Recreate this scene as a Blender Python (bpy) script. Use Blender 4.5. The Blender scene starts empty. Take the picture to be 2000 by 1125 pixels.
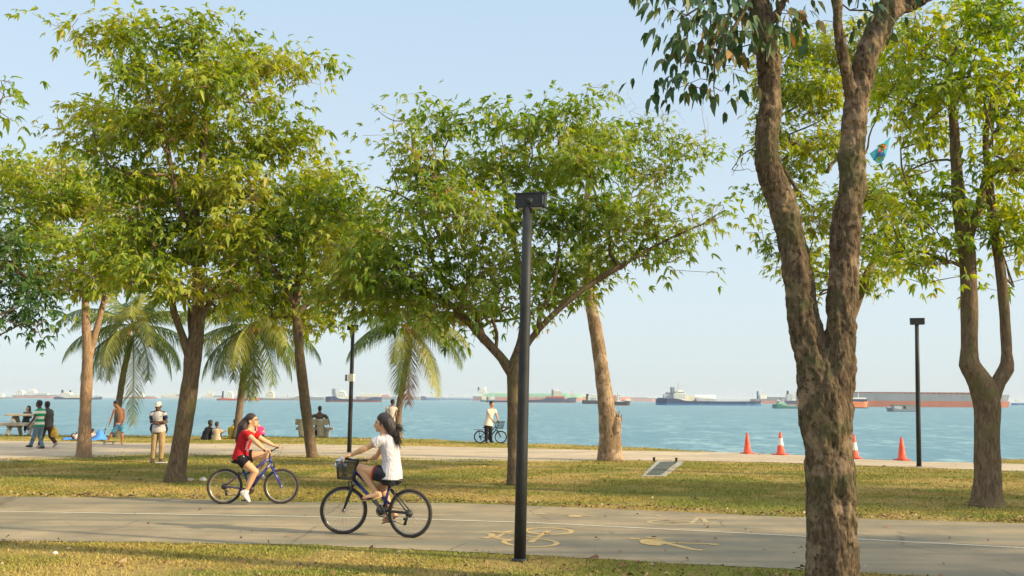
import bpy, bmesh, math, random
import numpy as np
from mathutils import Vector, Matrix, noise, Quaternion
R = math.radians
random.seed(7); rng = np.random.default_rng(7)
sc = bpy.context.scene
V = Vector

# ------------------------------------------------------------ camera
F, CX, CY, EYE = 1850.0, 1000.0, 562.5, 1.85
PITCH, ROLL = math.atan(217.8 / 1850), 0.0058
_f = V((0, math.cos(PITCH), math.sin(PITCH))); _r = V((1, 0, 0)); _u = V((0, -math.sin(PITCH), math.cos(PITCH)))
RC = _r * math.cos(ROLL) + _u * math.sin(ROLL); UC = _u * math.cos(ROLL) - _r * math.sin(ROLL)
cam = bpy.data.objects.new('camera', bpy.data.cameras.new('camera')); sc.collection.objects.link(cam)
m = Matrix.Identity(4)
for i in range(3):
    m[i][0] = RC[i]; m[i][1] = UC[i]; m[i][2] = -_f[i]
m[2][3] = EYE
cam.matrix_world = m
cam.data.sensor_width = 36; cam.data.lens = F / 2000 * 36; cam.data.clip_start = .1; cam.data.clip_end = 60000
sc.camera = cam
CAM = V((0, 0, EYE))
def ray(px, py): return _f + RC * ((px - CX) / F) - UC * ((py - CY) / F)
def P(px, py, Y):                       # the point seen at photo position px,py at distance Y
    d = ray(px, py); return CAM + d * (Y / d.y)
def G(px, py, z=0.0):                   # the ground point seen there
    d = ray(px, py); return CAM + d * ((z - EYE) / d.z)

# ------------------------------------------------------------ light
SUN_EL, SUN_AZ = R(24), math.atan2(.948, -.318)     # azimuth from +Y towards +X
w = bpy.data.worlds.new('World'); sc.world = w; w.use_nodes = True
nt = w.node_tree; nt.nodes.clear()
sky = nt.nodes.new('ShaderNodeTexSky'); sky.sky_type = 'NISHITA'; sky.sun_disc = False
sky.sun_elevation = SUN_EL; sky.sun_rotation = SUN_AZ
sky.air_density = 1.0; sky.dust_density = 1.6; sky.ozone_density = 2.0; sky.altitude = 0
hs = nt.nodes.new('ShaderNodeHueSaturation'); hs.inputs['Saturation'].default_value = 0.62; hs.inputs['Value'].default_value = 1.0
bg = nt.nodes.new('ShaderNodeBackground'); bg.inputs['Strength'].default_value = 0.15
wo = nt.nodes.new('ShaderNodeOutputWorld')
tint = nt.nodes.new('ShaderNodeMix'); tint.data_type = 'RGBA'; tint.blend_type = 'MULTIPLY'; tint.inputs[0].default_value = 1.0
tint.inputs[7].default_value = (.88, 1.0, 1.12, 1)
nt.links.new(sky.outputs[0], hs.inputs['Color']); nt.links.new(hs.outputs[0], tint.inputs[6])
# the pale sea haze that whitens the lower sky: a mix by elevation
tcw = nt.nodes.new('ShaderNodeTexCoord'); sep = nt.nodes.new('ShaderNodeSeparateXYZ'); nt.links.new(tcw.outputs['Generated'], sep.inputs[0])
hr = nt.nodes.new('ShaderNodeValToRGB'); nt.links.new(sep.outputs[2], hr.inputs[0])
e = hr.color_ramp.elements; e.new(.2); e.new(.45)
for k, (p_, c_) in enumerate(((0, (2.74, 3.04, 3.06)), (.12, (2.58, 2.98, 3.14)), (.43, (2.02, 2.68, 3.30)), (.70, (5.2, 5.4, 5.5)))):  # last stop: sky overhead, out of view, brightened to add ambient light
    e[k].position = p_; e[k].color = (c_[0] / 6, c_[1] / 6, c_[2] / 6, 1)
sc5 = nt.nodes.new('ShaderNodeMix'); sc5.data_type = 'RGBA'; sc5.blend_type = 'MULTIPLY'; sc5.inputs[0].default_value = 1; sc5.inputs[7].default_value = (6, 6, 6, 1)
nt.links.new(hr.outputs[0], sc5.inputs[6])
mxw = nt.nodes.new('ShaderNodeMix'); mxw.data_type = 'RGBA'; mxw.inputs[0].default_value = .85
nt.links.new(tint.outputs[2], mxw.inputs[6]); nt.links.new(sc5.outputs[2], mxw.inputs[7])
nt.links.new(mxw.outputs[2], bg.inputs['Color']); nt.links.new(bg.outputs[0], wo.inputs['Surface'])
sl = bpy.data.lights.new('sun', 'SUN'); sl.energy = 3.9; sl.angle = R(1.2); sl.color = (1, .82, .50)
sun = bpy.data.objects.new('sun', sl); sc.collection.objects.link(sun)
sd = V((math.sin(SUN_AZ) * math.cos(SUN_EL), math.cos(SUN_AZ) * math.cos(SUN_EL), math.sin(SUN_EL)))
sun.rotation_euler = sd.to_track_quat('Z', 'Y').to_euler(); sun.location = (30, -20, 30)
sc.view_settings.view_transform = 'Standard'; sc.view_settings.look = 'None'
sc.view_settings.exposure = 0.86; sc.view_settings.gamma = 1; sc.view_settings.use_curve_mapping = False
sc.cycles.use_denoising = True; sc.cycles.max_bounces = 7; sc.cycles.diffuse_bounces = 4
sc.cycles.transmission_bounces = 4; sc.cycles.glossy_bounces = 3; sc.cycles.volume_bounces = 0
sc.cycles.transparent_max_bounces = 4; sc.cycles.sample_clamp_indirect = 4
sc.cycles.use_adaptive_sampling = True; sc.cycles.adaptive_threshold = .02

# ------------------------------------------------------------ helpers
class MB:
    def __init__(s): s.v = []; s.f = []
    def add(s, vs, fs):
        n = len(s.v); s.v += [tuple(v) for v in vs]; s.f += [tuple(i + n for i in f) for f in fs]; return s
    def box(s, c, d, ax=None, taper=1.0):
        c = V(c); ax = ax or (V((1, 0, 0)), V((0, 1, 0)), V((0, 0, 1)))
        vs = []
        for k in (-1, 1):
            t = 1 if k < 0 else taper
            for i, j in ((-1, -1), (1, -1), (1, 1), (-1, 1)):
                vs.append(c + ax[0] * (i * d[0] / 2 * t) + ax[1] * (j * d[1] / 2 * t) + ax[2] * (k * d[2] / 2))
        return s.add(vs, [(3, 2, 1, 0), (4, 5, 6, 7), (0, 1, 5, 4), (1, 2, 6, 5), (2, 3, 7, 6), (3, 0, 4, 7)])
    def bar(s, a, b, w, h=None, up=V((0, 0, 1))):
        a = V(a); b = V(b); z = (b - a); L = z.length; z.normalize()
        x = up.cross(z)
        if x.length < 1e-3: x = V((1, 0, 0)).cross(z)
        x.normalize(); y = z.cross(x)
        return s.box((a + b) / 2, (w, h or w, L), (x, y, z))
    def rings(s, rs, cap=True):         # rs: list of (centre, vecA, vecB, n)
        n = rs[0][3]; vs = []; fs = []
        for c, A, B, _ in rs:
            for k in range(n):
                t = 2 * math.pi * k / n; vs.append(c + A * math.cos(t) + B * math.sin(t))
        for i in range(len(rs) - 1):
            for k in range(n):
                k2 = (k + 1) % n; fs.append((i * n + k, i * n + k2, (i + 1) * n + k2, (i + 1) * n + k))
        if cap:
            fs.append(tuple(range(n - 1, -1, -1))); fs.append(tuple((len(rs) - 1) * n + k for k in range(n)))
        return s.add(vs, fs)
    def tube(s, pts, rad, n=8, cap=True, closed=False):
        pts = [V(p) for p in pts]
        if not hasattr(rad, '__len__'): rad = [rad] * len(pts)
        rs = []; prev = None
        for i, p in enumerate(pts):
            a = pts[max(i - 1, 0)]; b = pts[min(i + 1, len(pts) - 1)]
            t = (b - a)
            if t.length < 1e-9: t = V((0, 0, 1))
            t.normalize()
            if prev is None:
                x = t.orthogonal().normalized()
            else:
                x = prev - t * prev.dot(t)
                x = x.normalized() if x.length > 1e-6 else t.orthogonal().normalized()
            prev = x; y = t.cross(x)
            rs.append((p, x * rad[i], y * rad[i], n))
        return s.rings(rs, cap)
    def capsule(s, a, b, r0, r1, n=12):
        a = V(a); b = V(b); t = (b - a); L = t.length
        if L < 1e-6: return s
        t.normalize(); pts = []; rr = []
        for k in range(4):
            q = math.pi / 2 * (1 - k / 4); pts.append(a - t * r0 * math.sin(q)); rr.append(max(r0 * math.cos(q), r0 * .05))
        pts.append(a); rr.append(r0); pts.append(b); rr.append(r1)
        for k in range(1, 5):
            q = math.pi / 2 * k / 4; pts.append(b + t * r1 * math.sin(q)); rr.append(max(r1 * math.cos(q), r1 * .05))
        return s.tube(pts, rr, n)
    def ell(s, c, rx, ry, rz, ax=None, nu=14, nv=9):
        c = V(c); ax = ax or (V((1, 0, 0)), V((0, 1, 0)), V((0, 0, 1))); rs = []
        for i in range(nv + 1):
            q = -math.pi / 2 + math.pi * i / nv; k = max(math.cos(q), .03)
            rs.append((c + ax[2] * (rz * math.sin(q)), ax[0] * rx * k, ax[1] * ry * k, nu))
        return s.rings(rs)
    def torus(s, c, R_, r, ax1, ax2, n=40, m=8, flat=1.0):
        ax3 = ax1.cross(ax2); vs = []; fs = []
        for i in range(n):
            t = 2 * math.pi * i / n; d = ax1 * math.cos(t) + ax2 * math.sin(t)
            for j in range(m):
                q = 2 * math.pi * j / m; vs.append(c + d * (R_ + r * math.cos(q)) + ax3 * (r * flat * math.sin(q)))
        for i in range(n):
            for j in range(m):
                a = i * m + j; b = i * m + (j + 1) % m; c2 = ((i + 1) % n) * m + (j + 1) % m; d2 = ((i + 1) % n) * m + j
                fs.append((a, d2, c2, b))
        return s.add(vs, fs)
    def lathe(s, c, prof, n=24, axis=None):
        ax = axis or V((0, 0, 1)); x = ax.orthogonal().normalized(); y = ax.cross(x); c = V(c)
        return s.rings([(c + ax * z, x * max(r, 1e-4), y * max(r, 1e-4), n) for r, z in prof])

def root_of(o):
    while o.parent: o = o.parent
    return o
def tag(o, label=None, cat=None, group=None, kind=None):
    if label: o['label'] = label
    if cat: o['category'] = cat
    if group: o['group'] = group
    if kind: o['kind'] = kind
    return o
def thing(name, label, cat, loc, group=None):
    o = bpy.data.objects.new(name, None); sc.collection.objects.link(o); o.location = loc; o.empty_display_size = .2
    return tag(o, label, cat, group)
def link_mesh(name, me, mat, parent=None, smooth=True):
    o = bpy.data.objects.new(name, me); sc.collection.objects.link(o)
    if mat is not None and len(me.materials) == 0: me.materials.append(mat)
    if parent is not None: o.parent = parent
    if smooth and len(me.polygons): me.polygons.foreach_set('use_smooth', [True] * len(me.polygons))
    return o
def mk(name, mb, mat, parent=None, smooth=True, loc=None, voxel=None, relax=4, label=None, bevel=None):
    off = V(root_of(parent).location) if parent is not None else V(loc or (0, 0, 0))
    a = np.array(mb.v, dtype=np.float64).reshape(-1, 3) - np.array(off)
    me = bpy.data.meshes.new(name); me.from_pydata(a.tolist(), [], mb.f); me.update()
    if voxel:
        t = bpy.data.objects.new('tmp', me); sc.collection.objects.link(t)
        md = t.modifiers.new('r', 'REMESH'); md.mode = 'VOXEL'; md.voxel_size = voxel
        if relax:
            ms = t.modifiers.new('s', 'SMOOTH'); ms.factor = .5; ms.iterations = relax
        dg = bpy.context.evaluated_depsgraph_get()
        me2 = bpy.data.meshes.new_from_object(t.evaluated_get(dg)); me2.name = name
        bpy.data.objects.remove(t); bpy.data.meshes.remove(me); me = me2; me.materials.clear()
    o = link_mesh(name, me, mat, parent, smooth)
    if parent is None: o.location = off
    if bevel:
        b = o.modifiers.new('b', 'BEVEL'); b.width = bevel; b.segments = 2; b.limit_method = 'ANGLE'
    if label: o['label'] = label
    return o
def np_mesh(name, verts, faces, mat, parent=None, smooth=False, off=(0, 0, 0)):
    """verts (n,3); faces: list of int arrays (m,k)"""
    me = bpy.data.meshes.new(name); verts = verts - np.array(off)
    me.vertices.add(len(verts)); me.vertices.foreach_set('co', verts.astype(np.float32).ravel())
    nl = sum(f.size for f in faces); npoly = sum(len(f) for f in faces)
    me.loops.add(nl); me.loops.foreach_set('vertex_index', np.concatenate([f.ravel() for f in faces]).astype(np.int32))
    tot = np.concatenate([np.full(len(f), f.shape[1]) for f in faces]); st = np.concatenate([[0], np.cumsum(tot)[:-1]])
    me.polygons.add(npoly); me.polygons.foreach_set('loop_start', st.astype(np.int32)); me.polygons.foreach_set('loop_total', tot.astype(np.int32))
    me.update(calc_edges=True)
    o = link_mesh(name, me, mat, parent, smooth)
    if parent is None: o.location = off
    return o
def fbm(p, s, o=3):
    return noise.fractal(V(p) * s, .9, 2.1, o)

# ------------------------------------------------------------ materials
MATS = {}
def new_mat(name):
    mt = bpy.data.materials.new(name); mt.use_nodes = True; n = mt.node_tree.nodes; n.clear()
    out = n.new('ShaderNodeOutputMaterial'); b = n.new('ShaderNodeBsdfPrincipled'); mt.node_tree.links.new(b.outputs[0], out.inputs[0])
    return mt, mt.node_tree, b, out
def c4(c): return (c[0], c[1], c[2], 1)
def nnode(t, scale, detail=4, rough=.55, vec=None, dist=0):
    n = t.nodes.new('ShaderNodeTexNoise'); n.inputs['Scale'].default_value = scale; n.inputs['Detail'].default_value = detail
    n.inputs['Roughness'].default_value = rough; n.inputs['Distortion'].default_value = dist
    if vec is not None: t.links.new(vec, n.inputs['Vector'])
    return n
def ramp(t, fac, stops, interp='LINEAR'):
    r = t.nodes.new('ShaderNodeValToRGB'); r.color_ramp.interpolation = interp
    e = r.color_ramp.elements
    while len(e) < len(stops): e.new(.5)
    for i, (p, c) in enumerate(stops): e[i].position = p; e[i].color = c4(c) if hasattr(c, '__len__') else (c, c, c, 1)
    t.links.new(fac, r.inputs[0]); return r
def mixc(t, a, b, fac, mode='MIX'):
    n = t.nodes.new('ShaderNodeMix'); n.data_type = 'RGBA'; n.blend_type = mode
    for s_, v in ((0, fac), (6, a), (7, b)):
        if hasattr(v, 'links') or isinstance(v, bpy.types.NodeSocket): t.links.new(v, n.inputs[s_])
        elif s_ == 0: n.inputs[0].default_value = v
        else: n.inputs[s_].default_value = c4(v)
    return n.outputs[2]
def bump(t, h, b, strength=.4, dist=.02, prev=None):
    n = t.nodes.new('ShaderNodeBump'); n.inputs['Strength'].default_value = strength; n.inputs['Distance'].default_value = dist
    t.links.new(h, n.inputs['Height'])
    if prev is not None: t.links.new(prev, n.inputs['Normal'])
    t.links.new(n.outputs[0], b.inputs['Normal']); return n.outputs[0]
def tc(t, kind='Object', scale=None):
    n = t.nodes.new('ShaderNodeTexCoord')
    if scale is None: return n.outputs[kind]
    mp = t.nodes.new('ShaderNodeMapping'); mp.inputs['Scale'].default_value = scale
    t.links.new(n.outputs[kind], mp.inputs['Vector']); return mp.outputs[0]
def geo_pos(t):
    return t.nodes.new('ShaderNodeNewGeometry').outputs['Position']
def plain(name, col, rough=.6, metal=0, var=.18, scale=8, bmp=.15, bscale=40, spec=.4, bdist=.003):
    if name in MATS: return MATS[name]
    mt, t, b, o = new_mat(name); v = tc(t)
    n = nnode(t, scale, 5, vec=v)
    lo = [max(0, c * (1 - var)) for c in col]; hi = [min(1, c * (1 + var)) for c in col]
    t.links.new(ramp(t, n.outputs[0], [(.3, lo), (.7, hi)]).outputs[0], b.inputs['Base Color'])
    b.inputs['Roughness'].default_value = rough; b.inputs['Metallic'].default_value = metal; b.inputs['Specular IOR Level'].default_value = spec
    if bmp: bump(t, nnode(t, bscale, 4, vec=v).outputs[0], b, bmp, bdist)
    MATS[name] = mt; return mt
def cloth(name, col, stripes=None):
    if name in MATS: return MATS[name]
    mt, t, b, o = new_mat(name); v = tc(t)
    n = nnode(t, 9, 4, vec=v)
    base = ramp(t, n.outputs[0], [(.3, [c * .88 for c in col]), (.7, [min(1, c * 1.08) for c in col])]).outputs[0]
    if stripes:
        s = t.nodes.new('ShaderNodeSeparateXYZ'); t.links.new(v, s.inputs[0])
        mm = t.nodes.new('ShaderNodeMath'); mm.operation = 'MULTIPLY_ADD'; mm.inputs[1].default_value = stripes[1]; mm.inputs[2].default_value = stripes[2]
        t.links.new(s.outputs[2], mm.inputs[0])
        fr = t.nodes.new('ShaderNodeMath'); fr.operation = 'FRACT'; t.links.new(mm.outputs[0], fr.inputs[0])
        rr = ramp(t, fr.outputs[0], [(0, 0), (stripes[3], 1)], 'CONSTANT')
        base = mixc(t, base, stripes[0], rr.outputs[0])
    t.links.new(base, b.inputs['Base Color'])
    b.inputs['Roughness'].default_value = .9; b.inputs['Specular IOR Level'].default_value = .15
    w1 = nnode(t, 11, 3, .6, tc(t, 'Object', (1, 1, .45)), 1.2)
    bump(t, w1.outputs[0], b, .8, .042); MATS[name] = mt; return mt
def skin(name, col):
    if name in MATS: return MATS[name]
    mt, t, b, o = new_mat(name); v = tc(t)
    n = nnode(t, 6, 3, vec=v)
    t.links.new(ramp(t, n.outputs[0], [(.3, [col[0] * .92, col[1] * .86, col[2] * .84]), (.7, col)]).outputs[0], b.inputs['Base Color'])
    b.inputs['Roughness'].default_value = .55; b.inputs['Specular IOR Level'].default_value = .35
    b.inputs['Subsurface Weight'].default_value = .0
    MATS[name] = mt; return mt
def hairmat(name, col):
    if name in MATS: return MATS[name]
    mt, t, b, o = new_mat(name)
    n = nnode(t, 60, 3, vec=tc(t, 'Object', (1, 1, .12)))
    t.links.new(ramp(t, n.outputs[0], [(.35, [c * .5 for c in col]), (.7, [c * 1.7 for c in col])]).outputs[0], b.inputs['Base Color'])
    b.inputs['Roughness'].default_value = .6; bump(t, n.outputs[0], b, .9, .015); MATS[name] = mt; return mt
def barkmat(name, dark, light, moss=None, sc_=1.0, strong=.8, patch=None):
    mt, t, b, o = new_mat(name); v = tc(t, 'Object', (1, 1, .28))
    v1 = tc(t)
    n1 = nnode(t, 22 * sc_, 8, .65, v, .6); n2 = nnode(t, 3.2 * sc_, 5, .6, v1)
    n3 = nnode(t, 46 * sc_, 6, .7, v1)
    col = ramp(t, n1.outputs[0], [(.32, dark), (.55, [(a + b_) / 2 for a, b_ in zip(dark, light)]), (.72, light)]).outputs[0]
    if patch is not None:
        col = mixc(t, col, patch, ramp(t, n2.outputs[0], [(.52, 0), (.6, .75)]).outputs[0])
        sp = nnode(t, 14 * sc_, 5, .6, v1)
        col = mixc(t, col, [c * .35 for c in dark], ramp(t, sp.outputs[0], [(.60, 0), (.66, .8)]).outputs[0])
    if moss is not None:
        nm = nnode(t, 1.7 * sc_, 6, .65, v1, .3)
        col = mixc(t, col, moss, ramp(t, nm.outputs[0], [(.5, 0), (.62, .7)]).outputs[0])
    col = mixc(t, col, (.5, .5, .5), ramp(t, n3.outputs[0], [(.3, 0), (.8, .35)]).outputs[0], 'OVERLAY')
    t.links.new(col, b.inputs['Base Color']); b.inputs['Roughness'].default_value = .92; b.inputs['Specular IOR Level'].default_value = .15
    p = bump(t, n1.outputs[0], b, strong, .03); bump(t, n3.outputs[0], b, strong * .8, .012, p)
    return mt
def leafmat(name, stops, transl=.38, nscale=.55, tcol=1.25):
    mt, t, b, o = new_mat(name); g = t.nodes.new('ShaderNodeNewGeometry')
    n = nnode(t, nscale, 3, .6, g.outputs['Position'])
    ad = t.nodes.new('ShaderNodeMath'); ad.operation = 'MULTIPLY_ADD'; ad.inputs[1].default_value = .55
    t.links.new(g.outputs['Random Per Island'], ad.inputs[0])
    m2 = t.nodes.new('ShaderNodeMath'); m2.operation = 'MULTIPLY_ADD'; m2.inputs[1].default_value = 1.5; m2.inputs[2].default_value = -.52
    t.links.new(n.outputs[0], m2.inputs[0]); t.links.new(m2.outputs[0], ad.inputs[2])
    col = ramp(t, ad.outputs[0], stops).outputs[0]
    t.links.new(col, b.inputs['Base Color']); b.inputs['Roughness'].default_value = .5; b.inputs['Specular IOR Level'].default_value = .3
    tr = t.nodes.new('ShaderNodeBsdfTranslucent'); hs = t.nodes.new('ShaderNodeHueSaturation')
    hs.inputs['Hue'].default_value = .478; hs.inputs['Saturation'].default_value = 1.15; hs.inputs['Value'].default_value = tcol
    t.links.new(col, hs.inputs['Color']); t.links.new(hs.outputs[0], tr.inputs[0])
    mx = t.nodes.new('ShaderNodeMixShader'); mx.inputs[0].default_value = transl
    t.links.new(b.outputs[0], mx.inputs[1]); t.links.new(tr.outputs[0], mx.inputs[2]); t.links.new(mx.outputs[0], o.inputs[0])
    return mt
# ------------------------------------------------------------ ground, paths, sea
SEA = -2.5
def gpoly(pts, ext=(-60, 70)):
    g = [G(*p) for p in pts]
    a = g[0] + (g[0] - g[1]).normalized() * 0; xs = [p.x for p in g]; ys = [p.y for p in g]
    s0 = (ys[1] - ys[0]) / (xs[1] - xs[0]); s1 = (ys[-1] - ys[-2]) / (xs[-1] - xs[-2])
    xs = [ext[0]] + xs + [ext[1]]; ys = [ys[0] + s0 * .35 * (ext[0] - g[0].x)] + ys + [ys[-1] + s1 * .35 * (ext[1] - g[-1].x)]
    return np.array(xs), np.array(ys)
SHORE = gpoly([(-60, 847), (0, 848), (300, 850), (520, 851), (650, 853), (850, 857), (900, 861), (1100, 867), (1250, 873), (1420, 882.5),
               (1560, 888), (1700, 896.5), (1800, 901), (1900, 903), (1945, 895), (2060, 896)])
FARP_T = gpoly([(0, 861), (300, 866), (600, 868), (880, 873), (1180, 879.5), (1430, 884), (1560, 889), (1700, 897.5), (1800, 902), (1900, 904), (2000, 906.5), (2200, 911)])
FARP_B = gpoly([(0, 896), (130, 891), (300, 886), (600, 889), (880, 897), (1180, 899), (1330, 900.5), (1500, 903), (1660, 909), (1800, 913.5), (2000, 921), (2200, 929)])
PATH_T = gpoly([(-200, 969), (0, 970), (300, 973), (600, 982), (880, 983), (1030, 988), (1330, 1000), (1480, 1008), (2000, 1023), (2300, 1032)])
PATH_B = gpoly([(-200, 1056), (0, 1057), (300, 1060), (600, 1065), (1000, 1083), (1300, 1100), (1550, 1113), (2000, 1136), (2300, 1152)])
LINE_C = gpoly([(-200, 997), (0, 1000), (600, 1010), (880, 1017), (1040, 1022), (1480, 1044), (2000, 1071.5), (2300, 1087)])
def yat(c, x): return np.interp(x, c[0], c[1])

mt, t, b, o = new_mat('grass_ground'); pos = geo_pos(t)
n1 = nnode(t, .35, 4, .6, pos); n2 = nnode(t, 3.5, 6, .65, pos); n3 = nnode(t, 45, 4, .7, pos)
mpS = t.nodes.new('ShaderNodeMapping'); mpS.inputs['Scale'].default_value = (.12, .9, 1); t.links.new(pos, mpS.inputs['Vector'])
n4 = nnode(t, 1.0, 4, .6, mpS.outputs[0])
base = ramp(t, n2.outputs[0], [(.3, (.20, .150, .036)), (.5, (.30, .23, .052)), (.72, (.40, .30, .085))]).outputs[0]
base = mixc(t, base, (.19, .20, .042), ramp(t, n4.outputs[0], [(.42, 0), (.56, .85)]).outputs[0])
base = mixc(t, base, (.45, .32, .115), ramp(t, n1.outputs[0], [(.48, 0), (.60, .8)]).outputs[0])
base = mixc(t, base, (.03, .025, .008), ramp(t, n3.outputs[0], [(.28, .35), (.44, 0)]).outputs[0])
t.links.new(base, b.inputs['Base Color']); b.inputs['Roughness'].default_value = .95; b.inputs['Specular IOR Level'].default_value = .1
bump(t, n3.outputs[0], b, .9, .05)
GRASSG = mt

def path_mat(name, lo, hi, stain, fine=140):
    mt, t, b, o = new_mat(name); pos = geo_pos(t)
    a1 = nnode(t, .8, 5, .6, pos); a2 = nnode(t, fine, 3, .7, pos); a3 = nnode(t, 6, 5, .65, pos)
    mp = t.nodes.new('ShaderNodeMapping'); mp.inputs['Scale'].default_value = (.12, 1.3, 1); mp.inputs['Rotation'].default_value = (0, 0, R(-6)); t.links.new(pos, mp.inputs['Vector'])
    a4 = nnode(t, 1.2, 4, .6, mp.outputs[0])
    c = ramp(t, a1.outputs[0], [(.35, lo), (.65, hi)]).outputs[0]
    c = mixc(t, c, stain, ramp(t, a4.outputs[0], [(.44, 0), (.60, .75)]).outputs[0])
    c = mixc(t, c, [x * .7 for x in lo], ramp(t, a3.outputs[0], [(.55, 0), (.75, .5)]).outputs[0])
    c = mixc(t, c, (.5, .5, .5), ramp(t, a2.outputs[0], [(.2, .0), (.8, .6)]).outputs[0], 'OVERLAY')
    ds = t.nodes.new('ShaderNodeMix'); ds.data_type = 'VECTOR'; ds.inputs[0].default_value = .12; t.links.new(pos, ds.inputs[4]); t.links.new(nnode(t, 1.6, 5, .7, pos).outputs[1], ds.inputs[5])
    vo = t.nodes.new('ShaderNodeTexVoronoi'); vo.feature = 'DISTANCE_TO_EDGE'; vo.inputs['Scale'].default_value = .42; t.links.new(ds.outputs[1], vo.inputs['Vector'])
    mk_ = nnode(t, .6, 2, .5, pos)
    ck = t.nodes.new('ShaderNodeMath'); ck.operation = 'MULTIPLY'; t.links.new(ramp(t, vo.outputs[0], [(.0, .55), (.009, 0)]).outputs[0], ck.inputs[0]); t.links.new(ramp(t, mk_.outputs[0], [(.48, 0), (.56, 1)]).outputs[0], ck.inputs[1])
    c = mixc(t, c, (.07, .06, .045), ck.outputs[0])
    t.links.new(c, b.inputs['Base Color']); b.inputs['Roughness'].default_value = .9; b.inputs['Specular IOR Level'].default_value = .2
    bump(t, a2.outputs[0], b, .5, .006); return mt
ASPH = path_mat('asphalt', (.225, .185, .125), (.36, .285, .18), (.165, .16, .12))
CONC = path_mat('path_concrete', (.42, .33, .225), (.54, .43, .30), (.34, .28, .20), 90)

def strip(name, top, bot, z, mat, step=.12, jit=.05, x0=-60, x1=70, kind='structure', rows=2, lip=0):
    xs = np.arange(x0, x1 + step, step)
    yt = yat(top, xs); yb = yat(bot, xs)
    j1 = np.array([noise.noise(V((x * 2.2, 1.7, z))) + .5 * noise.noise(V((x * 8, 4.7, z))) for x in xs]) * jit
    j2 = np.array([noise.noise(V((x * 2.2, 9.7, z))) + .5 * noise.noise(V((x * 8, 14.7, z))) for x in xs]) * jit
    yt = yt + j1; yb = yb + j2
    vs = np.concatenate([np.stack([xs, yb, np.full_like(xs, z)], 1), np.stack([xs, yt, np.full_like(xs, z)], 1)])
    n = len(xs); i = np.arange(n - 1)
    f = np.stack([i, i + 1, i + 1 + n, i + n], 1)
    o = np_mesh(name, vs, [f], mat); o['kind'] = kind; return o
# land: one sheet from behind the camera to the shore, with a bank falling into the sea
xs = np.concatenate([np.arange(-60, -26, 2.), np.arange(-26, 26, .35), np.arange(26, 70, 2.)])
sh = yat(SHORE, xs) + np.array([.25 * noise.noise(V((x * .7, 3, 0))) + .1 * noise.noise(V((x * 4, 3, 0))) for x in xs])
rows = [(-40, 0)] + [(k, 0) for k in (0, .5, .8, .97)] + [(1.0, -.03), (1.004, -.25), (1.03, -1.2), (1.06, SEA - 1.0)]
vs = []
for k, z in rows:
    for x, y in zip(xs, sh):
        if k == -40: vs.append((x, -40, 0))
        else: vs.append((x, y * k if k <= 1 else y + (k - 1) * 60, z))
vs = np.array(vs); n = len(xs); fs = []
for r in range(len(rows) - 1):
    i = np.arange(n - 1) + r * n; fs.append(np.stack([i, i + 1, i + 1 + n, i + n], 1))
land = np_mesh('ground', vs, fs, GRASSG); land['kind'] = 'structure'
strip('promenade_path', FARP_T, FARP_B, .006, CONC, jit=.04)
strip('cycle_path', PATH_T, PATH_B, .006, ASPH, jit=.06)
mt, t, b, o = new_mat('line_paint'); pos = geo_pos(t); a = nnode(t, 30, 5, .7, pos)
t.links.new(ramp(t, a.outputs[0], [(.36, (.36, .31, .22)), (.56, (.60, .54, .43))]).outputs[0], b.inputs['Base Color']); b.inputs['Roughness'].default_value = .8
LINEM = mt
strip('path_line', (LINE_C[0], LINE_C[1] + .038), (LINE_C[0], LINE_C[1] - .038), .011, LINEM, jit=.004)
# expansion joints in the promenade
JM = plain('joint_dark', (.12, .10, .08))
# sandy worn verge beside the promenade
mt, t, b, o = new_mat('sand_verge'); pos = geo_pos(t); a = nnode(t, 5, 6, .7, pos)
t.links.new(ramp(t, a.outputs[0], [(.35, (.36, .28, .13)), (.65, (.50, .40, .24))]).outputs[0], b.inputs['Base Color']); b.inputs['Roughness'].default_value = .95
bump(t, nnode(t, 60, 4, .7, pos).outputs[0], b, .6, .02)
xsv = gpoly([(-100, 900), (0, 902), (300, 888), (600, 892), (880, 901.5), (1100, 901.5), (1180, 900), (1250, 898)])
strip('sandy_verge', (FARP_B[0], FARP_B[1] + .3), xsv, .003, mt, jit=.35, x0=-40, x1=4.2)

# sea
mt, t, b, o = new_mat('sea_water'); pos = geo_pos(t)
mp = t.nodes.new('ShaderNodeMapping'); mp.inputs['Scale'].default_value = (.55, 1.0, 1); t.links.new(pos, mp.inputs['Vector'])
wv = nnode(t, .9, 6, .62, mp.outputs[0], .4); w2 = nnode(t, .12, 4, .6, mp.outputs[0]); w3 = nnode(t, 4, 3, .6, mp.outputs[0])
mp2 = t.nodes.new('ShaderNodeMapping'); mp2.inputs['Scale'].default_value = (.01, .06, 1); t.links.new(pos, mp2.inputs['Vector'])
w4 = nnode(t, 1, 4, .6, mp2.outputs[0])
def wnoise(sx, sy, det=4):
    m_ = t.nodes.new('ShaderNodeMapping'); m_.inputs['Scale'].default_value = (sx, sy, 1); t.links.new(pos, m_.inputs['Vector']); return nnode(t, 1, det, .65, m_.outputs[0], .3).outputs[0]
c = ramp(t, wv.outputs[0], [(.36, (.058, .165, .20)), (.52, (.10, .235, .265)), (.68, (.19, .35, .375))]).outputs[0]
c = mixc(t, c, (.045, .135, .17), ramp(t, wnoise(1.2, .55, 5), [(.47, 0), (.57, .75)]).outputs[0])
c = mixc(t, c, (.25, .40, .40), ramp(t, wnoise(.42, .14, 5), [(.53, 0), (.62, .65)]).outputs[0])
c = mixc(t, c, (.055, .165, .205), ramp(t, wnoise(.12, .028, 5), [(.48, 0), (.60, .6)]).outputs[0])
t.links.new(c, b.inputs['Base Color']); b.inputs['Roughness'].default_value = .34; b.inputs['Specular IOR Level'].default_value = .3
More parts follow.
